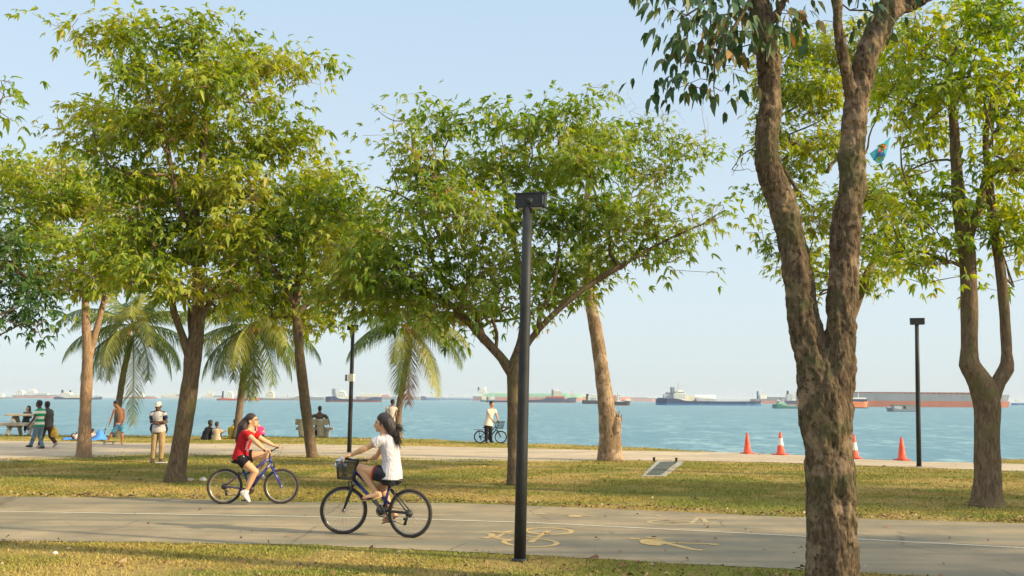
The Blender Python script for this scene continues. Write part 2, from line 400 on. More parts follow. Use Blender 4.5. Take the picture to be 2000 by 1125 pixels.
p_ = bump(t, wv.outputs[0], b, 1.0, .35); bump(t, w3.outputs[0], b, .6, .05, p_)
rr_ = [25, 60, 120, 300, 1000, 3000, 6000, 9000]
vs = []; aa = np.linspace(R(-75), R(75), 40)
for r in rr_:
    for q in aa: vs.append((r * math.sin(q), r * math.cos(q), SEA))
fs = []
for r in range(len(rr_) - 1):
    i = np.arange(39) + r * 40; fs.append(np.stack([i, i + 1, i + 41, i + 40], 1))
sea = np_mesh('sea', np.array(vs), fs, mt); sea['kind'] = 'structure'

# painted stencils on the cycle path
mt, t, b, o = new_mat('yellow_paint'); pos = geo_pos(t); a = nnode(t, 22, 5, .7, pos)
t.links.new(ramp(t, a.outputs[0], [(.38, (.33, .26, .15)), (.60, (.56, .37, .11))]).outputs[0], b.inputs['Base Color']); b.inputs['Roughness'].default_value = .85
YP = mt
mt, t, b, o = new_mat('worn_yellow_paint'); pos = geo_pos(t); a = nnode(t, 16, 5, .7, pos)
t.links.new(ramp(t, a.outputs[0], [(.40, (.31, .26, .17)), (.66, (.50, .35, .14))]).outputs[0], b.inputs['Base Color']); b.inputs['Roughness'].default_value = .85
YPW = mt
def strokes(name, lines, mat, z, label, cat, fills=(), group=None):
    mb = MB(); i = 0
    for pts, wd in lines:
        g = [G(*p) for p in pts]; n = len(g); L = []; Rr = []
        zz = z + .0004 * i; i += 1
        for k, p in enumerate(g):
            a_ = g[max(k - 1, 0)]; b_ = g[min(k + 1, n - 1)]
            if (g[0] - g[-1]).length < .02:
                a_ = g[k - 1] if k > 0 else g[-2]; b_ = g[k + 1] if k < n - 1 else g[1]
            d = (b_ - a_).normalized(); s = V((-d.y, d.x, 0)) * wd / 2
            L.append(V((p.x, p.y, zz)) + s); Rr.append(V((p.x, p.y, zz)) - s)
        mb.add(L + Rr, [(k, n + k, n + k + 1, k + 1) for k in range(n - 1)])
    for f in fills:
        g = [G(*p) for p in f]; zz = z + .0004 * i; i += 1
        mb.add([V((p.x, p.y, zz)) for p in g], [tuple(range(len(g)))])
    o = mk(name, mb, mat, None, False); tag(o, label, cat, group); return o
def ellp(cx, cy, rx, ry, n=28, tilt=0): return [(cx + rx * math.cos(2 * math.pi * k / n), cy + ry * math.sin(2 * math.pi * k / n) + tilt * rx * math.cos(2 * math.pi * k / n)) for k in range(n + 1)]
strokes('bicycle_stencil', [(ellp(1071, 1038.5, 46, 6.3, tilt=.02), .075), (ellp(1036, 1061, 52, 8, tilt=.03), .075),
        ([(1036, 1061), (1050, 1051), (986, 1042), (968, 1052), (1000, 1058)], .09), ([(1050, 1051), (1071, 1038.5)], .08), ([(986, 1042), (1001, 1038)], .09),
        ([(946, 1053), (962, 1049), (958, 1044)], .1), ([(962, 1040), (986, 1042)], .08)],
        YP, .010, 'yellow bicycle stencil on the cycle path beside the front lamp post', 'road marking', group='yellow stencils painted on the cycle path')
strokes('pedestrian_stencil', [([(1300, 1061), (1392, 1063.5)], .085), ([(1300, 1062), (1335, 1070), (1355, 1075), (1372, 1076)], .11), ([(1262, 1050.5), (1295, 1055), (1272, 1056)], .09), ([(1228, 1053.5), (1250, 1054)], .12), ([(1280, 1067), (1290, 1064)], .1),
        ([(1392, 1063.5), (1397, 1066)], .12)],
        YP, .010, 'yellow walking figure stencil on the near lane of the cycle path', 'road marking', fills=[[(1248, 1057), (1256, 1054.5), (1280, 1055), (1303, 1059.5), (1300, 1064), (1270, 1066.5), (1252, 1063)]], group='yellow stencils painted on the cycle path')
strokes('pedestrian_stencil', [([(1040, 1005), (1100, 1006)], .07), ([(1065, 1000), (1085, 1004)], .07), ([(1140, 1007.5), (1162, 1010)], .08), ([(1100, 1006), (1125, 1003.5), (1142, 1007)], .08)],
        YPW, .010, 'worn yellow walking figure stencil beyond the white line', 'road marking', fills=[[(1108, 1007), (1125, 1005.5), (1141, 1008), (1132, 1011.5), (1112, 1011)]], group='yellow stencils painted on the cycle path')
strokes('bicycle_stencil', [(ellp(1310, 1021.5, 43, 4.6, tilt=.02), .07), ([(1325, 1010), (1365, 1011), (1352, 1021), (1310, 1021)], .07), ([(1352, 1021), (1398, 1022)], .07), ([(1282, 1007), (1290, 1009.5)], .08), ([(1378, 1015), (1406, 1014)], .07), ([(1372, 1013), (1380, 1022)], .08)],
        YPW, .010, 'worn yellow bicycle stencil beyond the white line', 'road marking', group='yellow stencils painted on the cycle path')

# grass blades
def blades(n):
    ys = []; xs_ = []
    need = n
    Y0, Y1 = 7.5, 50.
    u = rng.random(n * 2); y = Y0 * (Y1 / Y0) ** (u ** 1.25)        # denser near the camera
    x = (rng.random(n * 2) * 2 - 1) * (y * .62 + 2)
    ok = (y < yat(SHORE, x) - .15)
    e = .05 * rng.standard_normal(n * 2)
    ok &= ~((y > yat(PATH_B, x) + e) & (y < yat(PATH_T, x) + e))
    ok &= ~((y > yat(FARP_B, x) + e * 2) & (y < yat(FARP_T, x) + e * 2))
    pn = np.sin(x * 2.1 + 3 * np.sin(y * .9)) + np.sin(y * 2.7 + 2 * np.sin(x * 1.3))
    ok &= (rng.random(n * 2) < .62 + .25 * pn)
    x = x[ok][:n]; y = y[ok][:n]; k = len(x)
    h = (.012 + .022 * rng.random(k)) * (1 + .004 * y); wd = (.0030 + .0004 * y) * (.7 + .6 * rng.random(k))
    a = rng.random(k) * 2 * np.pi; lx = (rng.standard_normal(k)) * h * .6; ly = rng.standard_normal(k) * h * .6
    v = np.zeros((k, 3, 3)); v[:, 0, 0] = x - np.cos(a) * wd; v[:, 0, 1] = y - np.sin(a) * wd
    v[:, 1, 0] = x + np.cos(a) * wd; v[:, 1, 1] = y + np.sin(a) * wd
    v[:, 2, 0] = x + lx; v[:, 2, 1] = y + ly; v[:, 2, 2] = h
    return v.reshape(-1, 3), np.arange(k * 3).reshape(-1, 3)
mt, t, b, o = new_mat('grass_blade'); g = t.nodes.new('ShaderNodeNewGeometry')
nz = t.nodes.new('ShaderNodeMapping'); nz.inputs['Scale'].default_value = (.12, .9, 1); t.links.new(g.outputs['Position'], nz.inputs['Vector'])
nn = nnode(t, 1.0, 4, .6, nz.outputs[0]); nn2 = nnode(t, .35, 4, .6, g.outputs['Position'])
c = ramp(t, g.outputs['Random Per Island'], [(0, (.25, .20, .042)), (.4, (.30, .235, .055)), (.8, (.36, .28, .075)), (1, (.40, .31, .10))]).outputs[0]
c = mixc(t, c, (.21, .235, .05), ramp(t, nn.outputs[0], [(.42, 0), (.56, .85)]).outputs[0])
c = mixc(t, c, (.43, .31, .11), ramp(t, nn2.outputs[0], [(.48, 0), (.60, .75)]).outputs[0])
t.links.new(c, b.inputs['Base Color']); b.inputs['Roughness'].default_value = .8; b.inputs['Specular IOR Level'].default_value = .15
bv, bf = blades(330000)
grs = np_mesh('grass', bv, [bf], mt); tag(grs, 'short dry yellow green lawn grass', 'grass', kind='stuff')

# fallen leaves: litter on the lawn and the path edges
def litter(n):
    y = 8 * (46 / 8) ** (rng.random(n) ** 1.1); x = (rng.random(n) * 2 - 1) * (y * .6 + 1)
    k2 = n // 3
    x[:k2] = (rng.random(k2) * 2 - 1) * 13; y[:k2] = yat(PATH_T, x[:k2]) + np.abs(rng.standard_normal(k2)) * .30 + .02
    k3 = n // 18
    x[k2:k2 + k3] = 1.4 + rng.standard_normal(k3) * 1.6; y[k2:k2 + k3] = 10.2 + rng.standard_normal(k3) * .5
    onp = (y > yat(PATH_B, x)) & (y < yat(PATH_T, x)); onf = (y > yat(FARP_B, x)) & (y < yat(FARP_T, x))
    ok = (y < yat(SHORE, x) - .2) & (~(onp | onf) | (rng.random(n) < .12)); x = x[ok]; y = y[ok]; k = len(x)
    a = rng.random(k) * 2 * np.pi; L = .022 + .045 * rng.random(k) ** 1.5; W = L * (.25 + .2 * rng.random(k))
    d = np.stack([np.cos(a), np.sin(a)], 1); s = np.stack([-d[:, 1], d[:, 0]], 1); c = np.stack([x, y], 1)
    z0 = .012 + .02 * rng.random(k)
    v = np.zeros((k, 6, 3))
    for i, (p, q, z) in enumerate(((-1, 0, .0), (-.2, -.9, .012), (.5, -.7, .018), (1, 0, .004), (.5, .7, .03), (-.2, .9, .022))):
        v[:, i, :2] = c + d * (L * p)[:, None] + s * (W * q)[:, None]; v[:, i, 2] = z0 + z * rng.random(k) * 1.4
    f = np.arange(k * 6).reshape(-1, 6)
    return v.reshape(-1, 3), [f[:, [0, 1, 5]], f[:, [1, 2, 4, 5]], f[:, [2, 3, 4]]]
mt, t, b, o = new_mat('dry_leaf'); g = t.nodes.new('ShaderNodeNewGeometry')
t.links.new(ramp(t, g.outputs['Random Per Island'], [(0, (.05, .025, .012)), (.5, (.16, .07, .03)), (.8, (.28, .16, .07)), (1, (.45, .33, .19))]).outputs[0], b.inputs['Base Color']); b.inputs['Roughness'].default_value = .8
lv, lf = litter(3300)
lit = np_mesh('leaf_litter', lv, lf, mt); tag(lit, 'dry brown fallen leaves scattered over lawn and path edges', 'leaves', kind='stuff')
# ------------------------------------------------------------ trees
BARK_A = barkmat('bark_grey_brown', (.075, .050, .032), (.27, .19, .12), moss=(.12, .12, .045), sc_=1.0)
BARK_L = barkmat('bark_pale', (.17, .105, .065), (.46, .31, .20), sc_=.9)
BARK_D = barkmat('bark_peeling', (.12, .078, .048), (.40, .28, .18), sc_=.8, patch=(.44, .32, .22))
BARK_F = barkmat('bark_mottled', (.026, .020, .014), (.25, .175, .11), moss=(.085, .09, .038), sc_=1.25, strong=1.0, patch=(.30, .215, .14))
LEAF = leafmat('leaf_green', [(.1, (.075, .15, .024)), (.32, (.16, .26, .032)), (.55, (.31, .38, .042)), (.8, (.48, .48, .07)), (1, (.56, .47, .18))], transl=.53)
LEAF_Y = leafmat('leaf_yellow_green', [(.1, (.07, .16, .018)), (.35, (.17, .28, .026)), (.6, (.30, .38, .035)), (.85, (.46, .46, .05)), (1, (.52, .42, .14))], transl=.54)
LEAF_O = leafmat('leaf_olive', [(.1, (.075, .155, .028)), (.35, (.17, .28, .036)), (.6, (.26, .35, .050)), (.84, (.40, .41, .09)), (.96, (.44, .34, .15)), (1, (.44, .24, .11))], transl=.52)
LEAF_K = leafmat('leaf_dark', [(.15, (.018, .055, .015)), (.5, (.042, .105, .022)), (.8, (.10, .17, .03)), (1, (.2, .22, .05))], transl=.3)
LEAF_B = leafmat('leaf_broad', [(.1, (.018, .055, .022)), (.5, (.042, .095, .032)), (.75, (.08, .12, .035)), (.90, (.24, .16, .05)), (1, (.45, .19, .07))], nscale=.9, transl=.22)

def leaves_np(O, D, N, L, W, droop):
    S = np.cross(D, N); S /= np.linalg.norm(S, axis=1)[:, None] + 1e-9
    k = len(O); v = np.zeros((k, 6, 3)); dz = np.zeros((k, 3)); dz[:, 2] = -1
    L = L[:, None]; W = W[:, None]; dr = droop[:, None]
    def pt(t_, s_): return O + D * L * t_ + S * W * s_ + dz * L * dr * t_ ** 2 + N * (abs(s_) * W * .28)
    v[:, 0] = pt(0, 0); v[:, 1] = pt(.33, -.5); v[:, 2] = pt(.33, .5); v[:, 3] = pt(.68, -.38); v[:, 4] = pt(.68, .38); v[:, 5] = pt(1, 0)
    f = np.arange(k * 6).reshape(-1, 6)
    return v.reshape(-1, 3), [np.concatenate([f[:, [0, 2, 1]], f[:, [3, 4, 5]]]), f[:, [1, 2, 4, 3]]]

def spray(tips, dirs, rs, hands=6, leaf=.15, wid=.3, spread=.3, droop=.35, per=5, size_var=.55, hang=0.):
    n = len(tips) * hands
    T = np.repeat(tips, hands, 0); Dd = np.repeat(dirs, hands, 0)
    off = rs.standard_normal((n, 3)) * spread * np.array([.55, .55, .36]) + Dd * (rs.random((n, 1)) * spread * .8 - spread * .3)
    hd = off / (np.linalg.norm(off, axis=1)[:, None] + 1e-6) * .7 + Dd * .6 + rs.standard_normal((n, 3)) * .35; hd[:, 2] -= .30 + hang
    hd /= np.linalg.norm(hd, axis=1)[:, None]
    up = np.tile(np.array([0, 0, 1.]), (n, 1)) + rs.standard_normal((n, 3)) * .45
    s = np.cross(hd, up); s /= np.linalg.norm(s, axis=1)[:, None] + 1e-9; nn_ = np.cross(s, hd)
    O = T + off
    th = np.linspace(-1.15, 1.15, per) if per > 2 else np.array([-.35, .35])[:per]
    Os = []; Ds = []; Ns = []; Ls = []
    for i_, q in enumerate(th):
        qq = q + rs.standard_normal(n) * .18
        d = hd * np.cos(qq)[:, None] + s * np.sin(qq)[:, None]; d[:, 2] -= .12; d /= np.linalg.norm(d, axis=1)[:, None]
        Os.append(O + hd * (leaf * .12)); Ds.append(d); Ns.append(nn_ + rs.standard_normal((n, 3)) * .2)
        Ls.append(leaf * (1 - .35 * abs(q) / 1.15) * (1 + size_var * (rs.random(n) - .5) * 2))
    O = np.concatenate(Os); D = np.concatenate(Ds); N = np.concatenate(Ns); L = np.concatenate(Ls)
    N /= np.linalg.norm(N, axis=1)[:, None]
    return leaves_np(O, D, N, L, L * wid * (.8 + .4 * rs.random(len(L))), droop * (.4 + rs.random(len(L))))

class Tree:
    def __init__(s, seed): s.p = []; s.par = []; s.r0 = []; s.leafy = []; s.wk = 1.0; s.rs = np.random.default_rng(seed); s.rd = random.Random(seed)
    def add(s, p, par, r=0.): s.p.append(V(p)); s.par.append(par); s.r0.append(r); return len(s.p) - 1
    def limb(s, pts, Y, step=.12, new=False, curve=True):
        """pts: (px,py,depth offset,width in photo px)"""
        W = [P(a[0], a[1], Y + a[2]) for a in pts]; rr = [a[3] * s.wk / 2 * (Y + a[2]) / F for a in pts]
        out = []; rad = []
        n = len(W)
        for i in range(n - 1):
            a, b = W[i], W[i + 1]; pm = W[i - 1] if i > 0 else a + (a - b); pn = W[i + 2] if i + 2 < n else b + (b - a)
            k = max(2, int((b - a).length / step))
            for j in range(k):
                u = j / k; u2 = u * u; u3 = u2 * u
                q = .5 * ((2 * a) + (b - pm) * u + (2 * pm - 5 * a + 4 * b - pn) * u2 + (3 * a - pm - 3 * b + pn) * u3)
                out.append(q); rad.append(rr[i] * (1 - u) + rr[i + 1] * u)
        out.append(W[-1]); rad.append(rr[-1])
        par = -1
        if not new and s.p: par = s.near(out[0])
        for q, r in zip(out, rad): par = s.add(q, par, r)
        return par
    def near(s, q, below=0.0, lo=0):
        A = np.array([tuple(p) for p in s.p]); d = A - np.array(q); c = np.sqrt((d ** 2).sum(1))
        if below: c = c + np.maximum(d[:, 2], 0) * below + np.where(np.array(s.r0) > .0, 0, 0)
        c[:lo] += 1e3 if lo else 0
        return int(c.argmin())
    def grow(s, q, step=.2, wob=.12, below=1.5, lo=0, lift=.25):
        q = V(q); i = s.near(q, below, lo); a = s.p[i]; L = (q - a).length
        if L < .02: return i
        k = max(2, int(L / step)); pd = (a - s.p[s.par[i]]).normalized() if s.par[i] >= 0 else V((0, 0, 1))
        c = a + pd * L * .3 + V((0, 0, L * lift * .4)); c = c * .5 + (a + q) * .25
        par = i; w_ = V((s.rd.uniform(-1, 1), s.rd.uniform(-1, 1), s.rd.uniform(-1, 1))) * wob * L
        for j in range(1, k + 1):
            u = j / k; b = a * (1 - u) ** 2 + c * 2 * u * (1 - u) + q * u * u + w_ * math.sin(math.pi * u) * math.sin(u * 7 + w_.x * 9) * .7
            par = s.add(b, par)
        return par
    def mesh(s, rtip=.006, pw=.47, trunk_r=.045, knob=.10, sides=18, taper_tips=True):
        n = len(s.p); cnt = [0] * n; ch = [[] for _ in range(n)]
        for i in range(n):
            if s.par[i] >= 0: ch[s.par[i]].append(i)
        for i in range(n - 1, -1, -1):
            if not ch[i]: cnt[i] = 1
            if s.par[i] >= 0: cnt[s.par[i]] += cnt[i]
        r = [max(s.r0[i], rtip * cnt[i] ** pw) if s.r0[i] > 0 else rtip * cnt[i] ** pw for i in range(n)]
        for i in range(n):
            if s.par[i] >= 0 and s.r0[i] == 0: r[i] = min(r[i], r[s.par[i]] * .92)
        big = MB(); small = MB(); todo = [i for i in range(n) if s.par[i] < 0]
        while todo:
            i = todo.pop(); pts = []; rad = []
            if s.par[i] >= 0:
                pts.append(s.p[s.par[i]]); rad.append(min(r[i] * 1.15, r[s.par[i]]))
            j = i
            while True:
                pts.append(s.p[j]); rad.append(r[j]); c = ch[j]
                if not c: break
                c = sorted(c, key=lambda k: (-1 if s.r0[k] > 0 and s.r0[j] > 0 and k == j + 1 else 0, -r[k], -cnt[k])); todo += c[1:]; j = c[0]
            if len(pts) < 2: continue
            mr = max(rad)
            if mr > trunk_r:
                # displaced rings
                rs_ = []; prev = None; ns = sides
                vs = []; fs = []
                for k, p in enumerate(pts):
                    a = pts[max(k - 1, 0)]; b = pts[min(k + 1, len(pts) - 1)]; t_ = (b - a).normalized()
                    x = t_.orthogonal().normalized() if prev is None else (prev - t_ * prev.dot(t_)).normalized()
                    prev = x; y = t_.cross(x)
                    for q in range(ns):
                        an = 2 * math.pi * q / ns; d = x * math.cos(an) + y * math.sin(an); sp = p + d * rad[k]
                        f = 1 + knob * fbm(sp, 2.2, 2) + knob * .55 * fbm(V((sp.x, sp.y, sp.z * .35)), 11, 2)
                        vs.append(p + d * rad[k] * f)
                m_ = len(pts)
                for k in range(m_ - 1):
                    for q in range(ns):
                        q2 = (q + 1) % ns; fs.append((k * ns + q, k * ns + q2, (k + 1) * ns + q2, (k + 1) * ns + q))
                fs.append(tuple(range(ns - 1, -1, -1))); fs.append(tuple((m_ - 1) * ns + q for q in range(ns)))
                big.add(vs, fs)
            else:
                small.tube(pts, rad, 6 if mr > .02 else 4, cap=False)
        return big, small

def tree(label, seed, Y, limbs, blobs, leafm, bark=None, dens=1.0, leaf=.16, hands=6, depth=1.6, group=None, spread=.30, knob=.10,
         bare=(), sides=18, rtip=.006, wid=.3, cat='tree', step=.14, name='tree', voxel=None, per=5, droop=.35, hang=.18, extra=None, clear=(), twig=None, leaf_knob=0):
    T = Tree(seed); T.wk = .93 if voxel else (.88 if seed in (11, 14) else 1.0); base = limbs[0][0]; b0 = P(base[0], base[1], Y + base[2])
    root = thing(name, label, cat, V((b0.x, b0.y, 0)), group)
    for i, l in enumerate(limbs): T.limb(l, Y, new=(i == 0), step=step)
    nl = len(T.p); lo = int(nl * .12)
    # crown masses: (px, py, rx, ry[, density[, depth offset]])
    tips = []; rs = T.rs
    bl = sorted(blobs, key=lambda b: (b[1] - base[1]) ** 2 + (b[0] - T.p[0].x * F / Y - CX) ** 2)
    for b in bl:
        off = b[5] if len(b) > 5 else None
        rm = min(b[2], b[3]) * Y / F
        dd = off if off is not None else rs.uniform(-depth, depth) * (1 - .2)
        c = P(b[0], b[1], Y + dd)
        T.grow(c, step=.25, wob=.10, below=1.2, lo=lo)
        dn = b[4] if len(b) > 4 else 1
        rx = b[2] * Y / F; rz = b[3] * Y / F; ry = max(rx, rz) * .9
        nt_ = max(3, int(dens * dn * 21 * rx * rz * 3.14 / .35))
        # lumps inside the mass, so it has clumps and gaps
        nl_ = max(2, int(nt_ / 9)); lc = []
        for _ in range(nl_):
            u = rs.standard_normal(3); u /= np.linalg.norm(u); q = rs.random() ** .4
            lc.append(np.array([c.x + u[0] * rx * q * .85, c.y + u[1] * ry * q * .85, c.z + u[2] * rz * q * .85]))
        for k in range(nt_):
            q = lc[k % nl_] + rs.standard_normal(3) * np.array([.30, .30, .17]) * (leaf / .16)
            if clear:
                dv = V(q) - CAM; kz = F / dv.dot(_f); ux = CX + dv.dot(RC) * kz; uy = CY - dv.dot(UC) * kz
                if any((ux - cx_) ** 2 + (uy - cy_) ** 2 < r_ * r_ for cx_, cy_, r_ in clear): continue
            tips.append(q)
    O = []; Dn = []
    tips.sort(key=lambda q: (q[0] - b0.x) ** 2 + (q[1] - b0.y) ** 2 + (q[2] - b0.z * 0) ** 2)
    # attach every tip to the branch network (lumpwise, nearest first)
    Pn = np.zeros((len(T.p) + len(tips) * 8 + 10, 3)); Pn[:len(T.p)] = [tuple(p) for p in T.p]
    for q in tips:
        m_ = len(T.p)
        d = Pn[lo:m_] - q; c = (d ** 2).sum(1) ** .5 + np.maximum(d[:, 2], 0) * .8
        i = int(c.argmin()) + lo; a = T.p[i]; qv = V(q); L = (qv - a).length
        k = max(1, min(5, int(L / .28))); par = i
        w_ = V(rs.standard_normal(3) * .10 * L)
        for j in range(1, k + 1):
            u = j / k; pt = a.lerp(qv, u) + w_ * math.sin(math.pi * u) + V((0, 0, .12 * L * math.sin(math.pi * u)))
            par = T.add(pt, par); Pn[len(T.p) - 1] = tuple(pt)
        dd_ = (qv - a); dd_ = dd_.normalized() if dd_.length > 1e-4 else V((0, 0, 1))
        O.append(q); Dn.append(tuple(dd_))
    # bare twiggy ends
    for bx, by, rx_, ry_, nn_ in bare:
        for _ in range(nn_):
            c = P(bx + rs.uniform(-1, 1) * rx_, by + rs.uniform(-1, 1) * ry_, Y + rs.uniform(-1, 1) * depth * .6); T.grow(c, step=.12, wob=.22, below=.5, lo=lo)
    big, small = T.mesh(rtip=rtip, knob=knob, sides=sides)
    bark = bark or BARK_A
    if extra: extra(big)
    if voxel:
        tk = mk('trunk', big, bark, root, voxel=voxel, relax=1); me = tk.data; n_ = len(me.vertices)
        co = np.empty(n_ * 3, np.float32); me.vertices.foreach_get('co', co); co = co.reshape(-1, 3)
        no = np.empty(n_ * 3, np.float32); me.vertex_normals.foreach_get('vector', no); no = no.reshape(-1, 3)
        dsp = np.array([0.012 * (1 - 2 * abs(noise.noise(V((a * 9, b_ * 9, c * 2.6))))) - .006 + .016 * noise.noise(V((a * 17, b_ * 17, c * 7))) + .012 * noise.noise(V((a * 38, b_ * 38, c * 20))) for a, b_, c in co.tolist()])
        co += no * dsp[:, None].astype(np.float32); me.vertices.foreach_set('co', co.ravel()); me.update()
    else: mk('trunk', big, bark, root)
    mk('branches', small, twig or bark, root)
    if O:
        lv, lf = spray(np.array(O), np.array(Dn), rs, hands=hands, leaf=leaf, wid=wid, spread=spread, per=per, droop=droop, hang=hang)
        np_mesh('crown', lv, lf, leafm, root, off=tuple(root.location))
    return root

# 1 tall tree left of centre
tree('tallest leafy tree, its thick forked trunk left of the red-shirted cyclist', 11, 21.3,
     [[(343, 945, 0, 56), (344, 925, 0, 42), (352, 870, 0, 37), (364, 800, 0, 37), (373, 740, 0, 36), (378, 690, 0, 38), (385, 640, 0, 30), (388, 580, .1, 26), (384, 500, .1, 24), (382, 400, 0, 20), (396, 300, 0, 16), (402, 200, 0, 12), (398, 110, 0, 7)],
      [(372, 700, 0, 24), (356, 655, -.1, 16), (340, 610, -.3, 14), (330, 560, -.5, 12), (300, 480, -.8, 9)],
      [(386, 650, 0, 14), (400, 610, .2, 12), (425, 560, .3, 10), (480, 500, .5, 8)],
      [(376, 690, 0, 10), (371, 640, .2, 7), (368, 580, .3, 6)],
      [(384, 480, .1, 12), (350, 400, -.3, 10), (330, 300, -.4, 8), (310, 200, -.3, 6)],
      [(396, 300, 0, 12), (450, 230, .3, 8), (500, 170, .4, 6)]],
     [(150, 72, 34, 16, .8), (200, 60, 45, 25, .8), (275, 55, 60, 48, .9), (390, 62, 75, 50), (480, 115, 70, 48), (560, 135, 55, 35, .9), (618, 125, 30, 18, .8),
      (300, 150, 75, 55), (420, 170, 95, 62), (210, 225, 62, 45, 1.1), (180, 265, 40, 36, 1.1), (540, 220, 62, 42, .9), (310, 250, 90, 60, 1.1), (430, 270, 90, 60), (545, 300, 75, 50),
      (240, 340, 70, 45, 1.1), (350, 370, 110, 62), (480, 380, 100, 62), (590, 370, 62, 46), (640, 400, 50, 50), (270, 450, 100, 58), (400, 460, 90, 60),
      (510, 470, 90, 60), (610, 460, 62, 40), (300, 530, 70, 42), (400, 560, 55, 32), (340, 560, 40, 24), (470, 540, 60, 36), (230, 520, 60, 30)],
     LEAF, twig=BARK_L, dens=.86, depth=1.9, leaf=.165, bare=[(560, 140, 60, 30, 8), (230, 80, 60, 30, 8), (380, 380, 90, 80, 10)])
# 2 tree at the left with pale twin stem
tree('leafy tree with pale forked trunk left of the man in the white cap', 12, 29.7,
     [[(163, 897, 0, 36), (164, 880, 0, 27), (167, 800, 0, 22), (170, 730, 0, 21), (171, 690, 0, 20), (167, 620, 0, 15), (165, 560, 0, 13), (150, 470, 0, 10)],
      [(174, 700, 0, 13), (184, 660, .1, 12), (200, 600, .2, 11), (212, 550, .3, 10), (230, 480, .3, 8)]],
     [(20, 320, 34, 30, .8), (60, 315, 46, 32, .9), (120, 312, 40, 28, .8), (160, 340, 60, 42), (40, 380, 60, 50), (110, 400, 70, 48), (190, 400, 60, 50), (60, 460, 70, 45), (150, 480, 80, 48), (230, 460, 50, 46),
      (170, 545, 70, 34), (110, 545, 50, 26), (240, 530, 50, 34), (60, 530, 45, 28)],
     LEAF, bark=BARK_L, dens=.62, depth=2.4, leaf=.19, spread=.36, group='trees of the middle lawn')
# 3 thin leaning tree
tree('thin leafy tree with dark leaning trunk in front of the stone bench', 13, 30.0,
     [[(611, 895, 0, 27), (609, 885, 0, 22), (603, 840, 0, 21), (594, 770, 0, 20), (586, 700, 0, 19), (581, 640, 0, 18), (579, 590, 0, 16), (590, 500, 0, 12), (610, 420, 0, 8)],
      [(579, 600, 0, 10), (530, 520, -.5, 8), (490, 470, -.8, 6)], [(582, 610, 0, 12), (640, 560, .2, 9), (700, 530, .3, 7)]],
     [(640, 345, 45, 32), (690, 380, 34, 30, .8), (560, 420, 70, 46), (650, 440, 75, 46), (500, 500, 62, 42), (590, 520, 75, 44), (690, 500, 60, 36), (540, 580, 62, 30), (620, 590, 50, 30, .8), (700, 560, 50, 28), (590, 630, 34, 30, .8), (480, 590, 36, 24), (700, 450, 60, 50), (640, 620, 40, 20, .7), (530, 620, 34, 20, .6)],
     LEAF, dens=.72, depth=2.2, leaf=.19, spread=.36, group='trees of the middle lawn')
# 4 spreading centre tree
tree('wide spreading tree with forked limbs behind the front lamp post', 14, 21.0,
     [[(1004, 950, 0, 34), (1003, 930, 0, 27), (1002, 870, 0, 25), (1002, 800, 0, 26), (1003, 745, 0, 29), (1005, 715, 0, 30), (1018, 660, .1, 17), (1022, 600, .1, 15), (1010, 500, .2, 13), (990, 420, .2, 11), (985, 350, .2, 8)],
      [(1000, 730, 0, 24), (980, 700, 0, 21), (945, 662, 0, 19), (905, 618, -.1, 16), (860, 580, -.2, 12), (790, 545, -.4, 9)],
      [(945, 664, 0, 15), (925, 610, .2, 13), (890, 570, .3, 12), (850, 520, .4, 10), (825, 440, .5, 8)],
      [(968, 690, 0, 9), (970, 650, .1, 8), (960, 610, .2, 7), (980, 560, .3, 6)],
      [(1012, 705, 0, 20), (1035, 665, .1, 14), (1065, 630, .1, 13), (1110, 588, .2, 12), (1165, 548, .3, 10), (1220, 515, .3, 8), (1300, 470, .3, 6), (1390, 430, .3, 3)],
      [(1050, 650, .1, 11), (1056, 610, .2, 10), (1080, 560, .3, 9), (1090, 500, .4, 7)],
      [(800, 235, .5, 2.2), (770, 236, .5, 2), (745, 222, .5, 1.5), (726, 202, .5, 1)],
      [(880, 520, .4, 7), (862, 470, .2, 6), (835, 420, 0, 5), (790, 385, -.2, 4), (735, 365, -.3, 2.5)],
      [(868, 490, .2, 5), (820, 470, -.2, 4), (770, 462, -.4, 3), (720, 445, -.5, 2)]],
     [(835, 225, 42, 30, .6), (880, 250, 52, 40, .7), (800, 290, 40, 34, .8), (960, 240, 50, 30, .8), (1040, 250, 72, 40), (1120, 240, 55, 42, .8), (860, 330, 75, 50), (960, 330, 70, 50), (1060, 330, 85, 52), (1150, 340, 65, 50),
      (800, 400, 52, 46, .8), (890, 420, 80, 50), (990, 430, 75, 42, .8), (1090, 430, 85, 50), (1180, 440, 75, 46), (1260, 420, 55, 34, .8), (1320, 440, 46, 28, .7), (1390, 425, 42, 22, .6),
      (740, 490, 48, 34, .9), (820, 500, 75, 42), (920, 520, 75, 44), (1080, 520, 75, 42), (1180, 510, 60, 34), (1280, 480, 55, 32, .8), (1320, 510, 30, 20, .7),
      (730, 550, 52, 26), (700, 590, 36, 22), (760, 600, 46, 26), (720, 430, 34, 30, .9), (700, 500, 50, 40, 1.2), (745, 540, 50, 34, 1.2), (660, 560, 40, 30, 1.1), (1020, 620, 50, 20, .7), (930, 640, 30, 20, .6), (1000, 500, 70, 36, .7), (1150, 290, 60, 40), (800, 570, 60, 32), (900, 590, 60, 26), (980, 580, 50, 34), (1090, 580, 52, 28), (850, 620, 40, 26, .8), (1140, 560, 30, 24)],
     LEAF_O, twig=BARK_L, dens=.86, depth=1.9, leaf=.16, bare=[(1340, 420, 80, 30, 34), (800, 240, 50, 30, 14), (740, 440, 30, 40, 10), (900, 330, 120, 60, 12)])
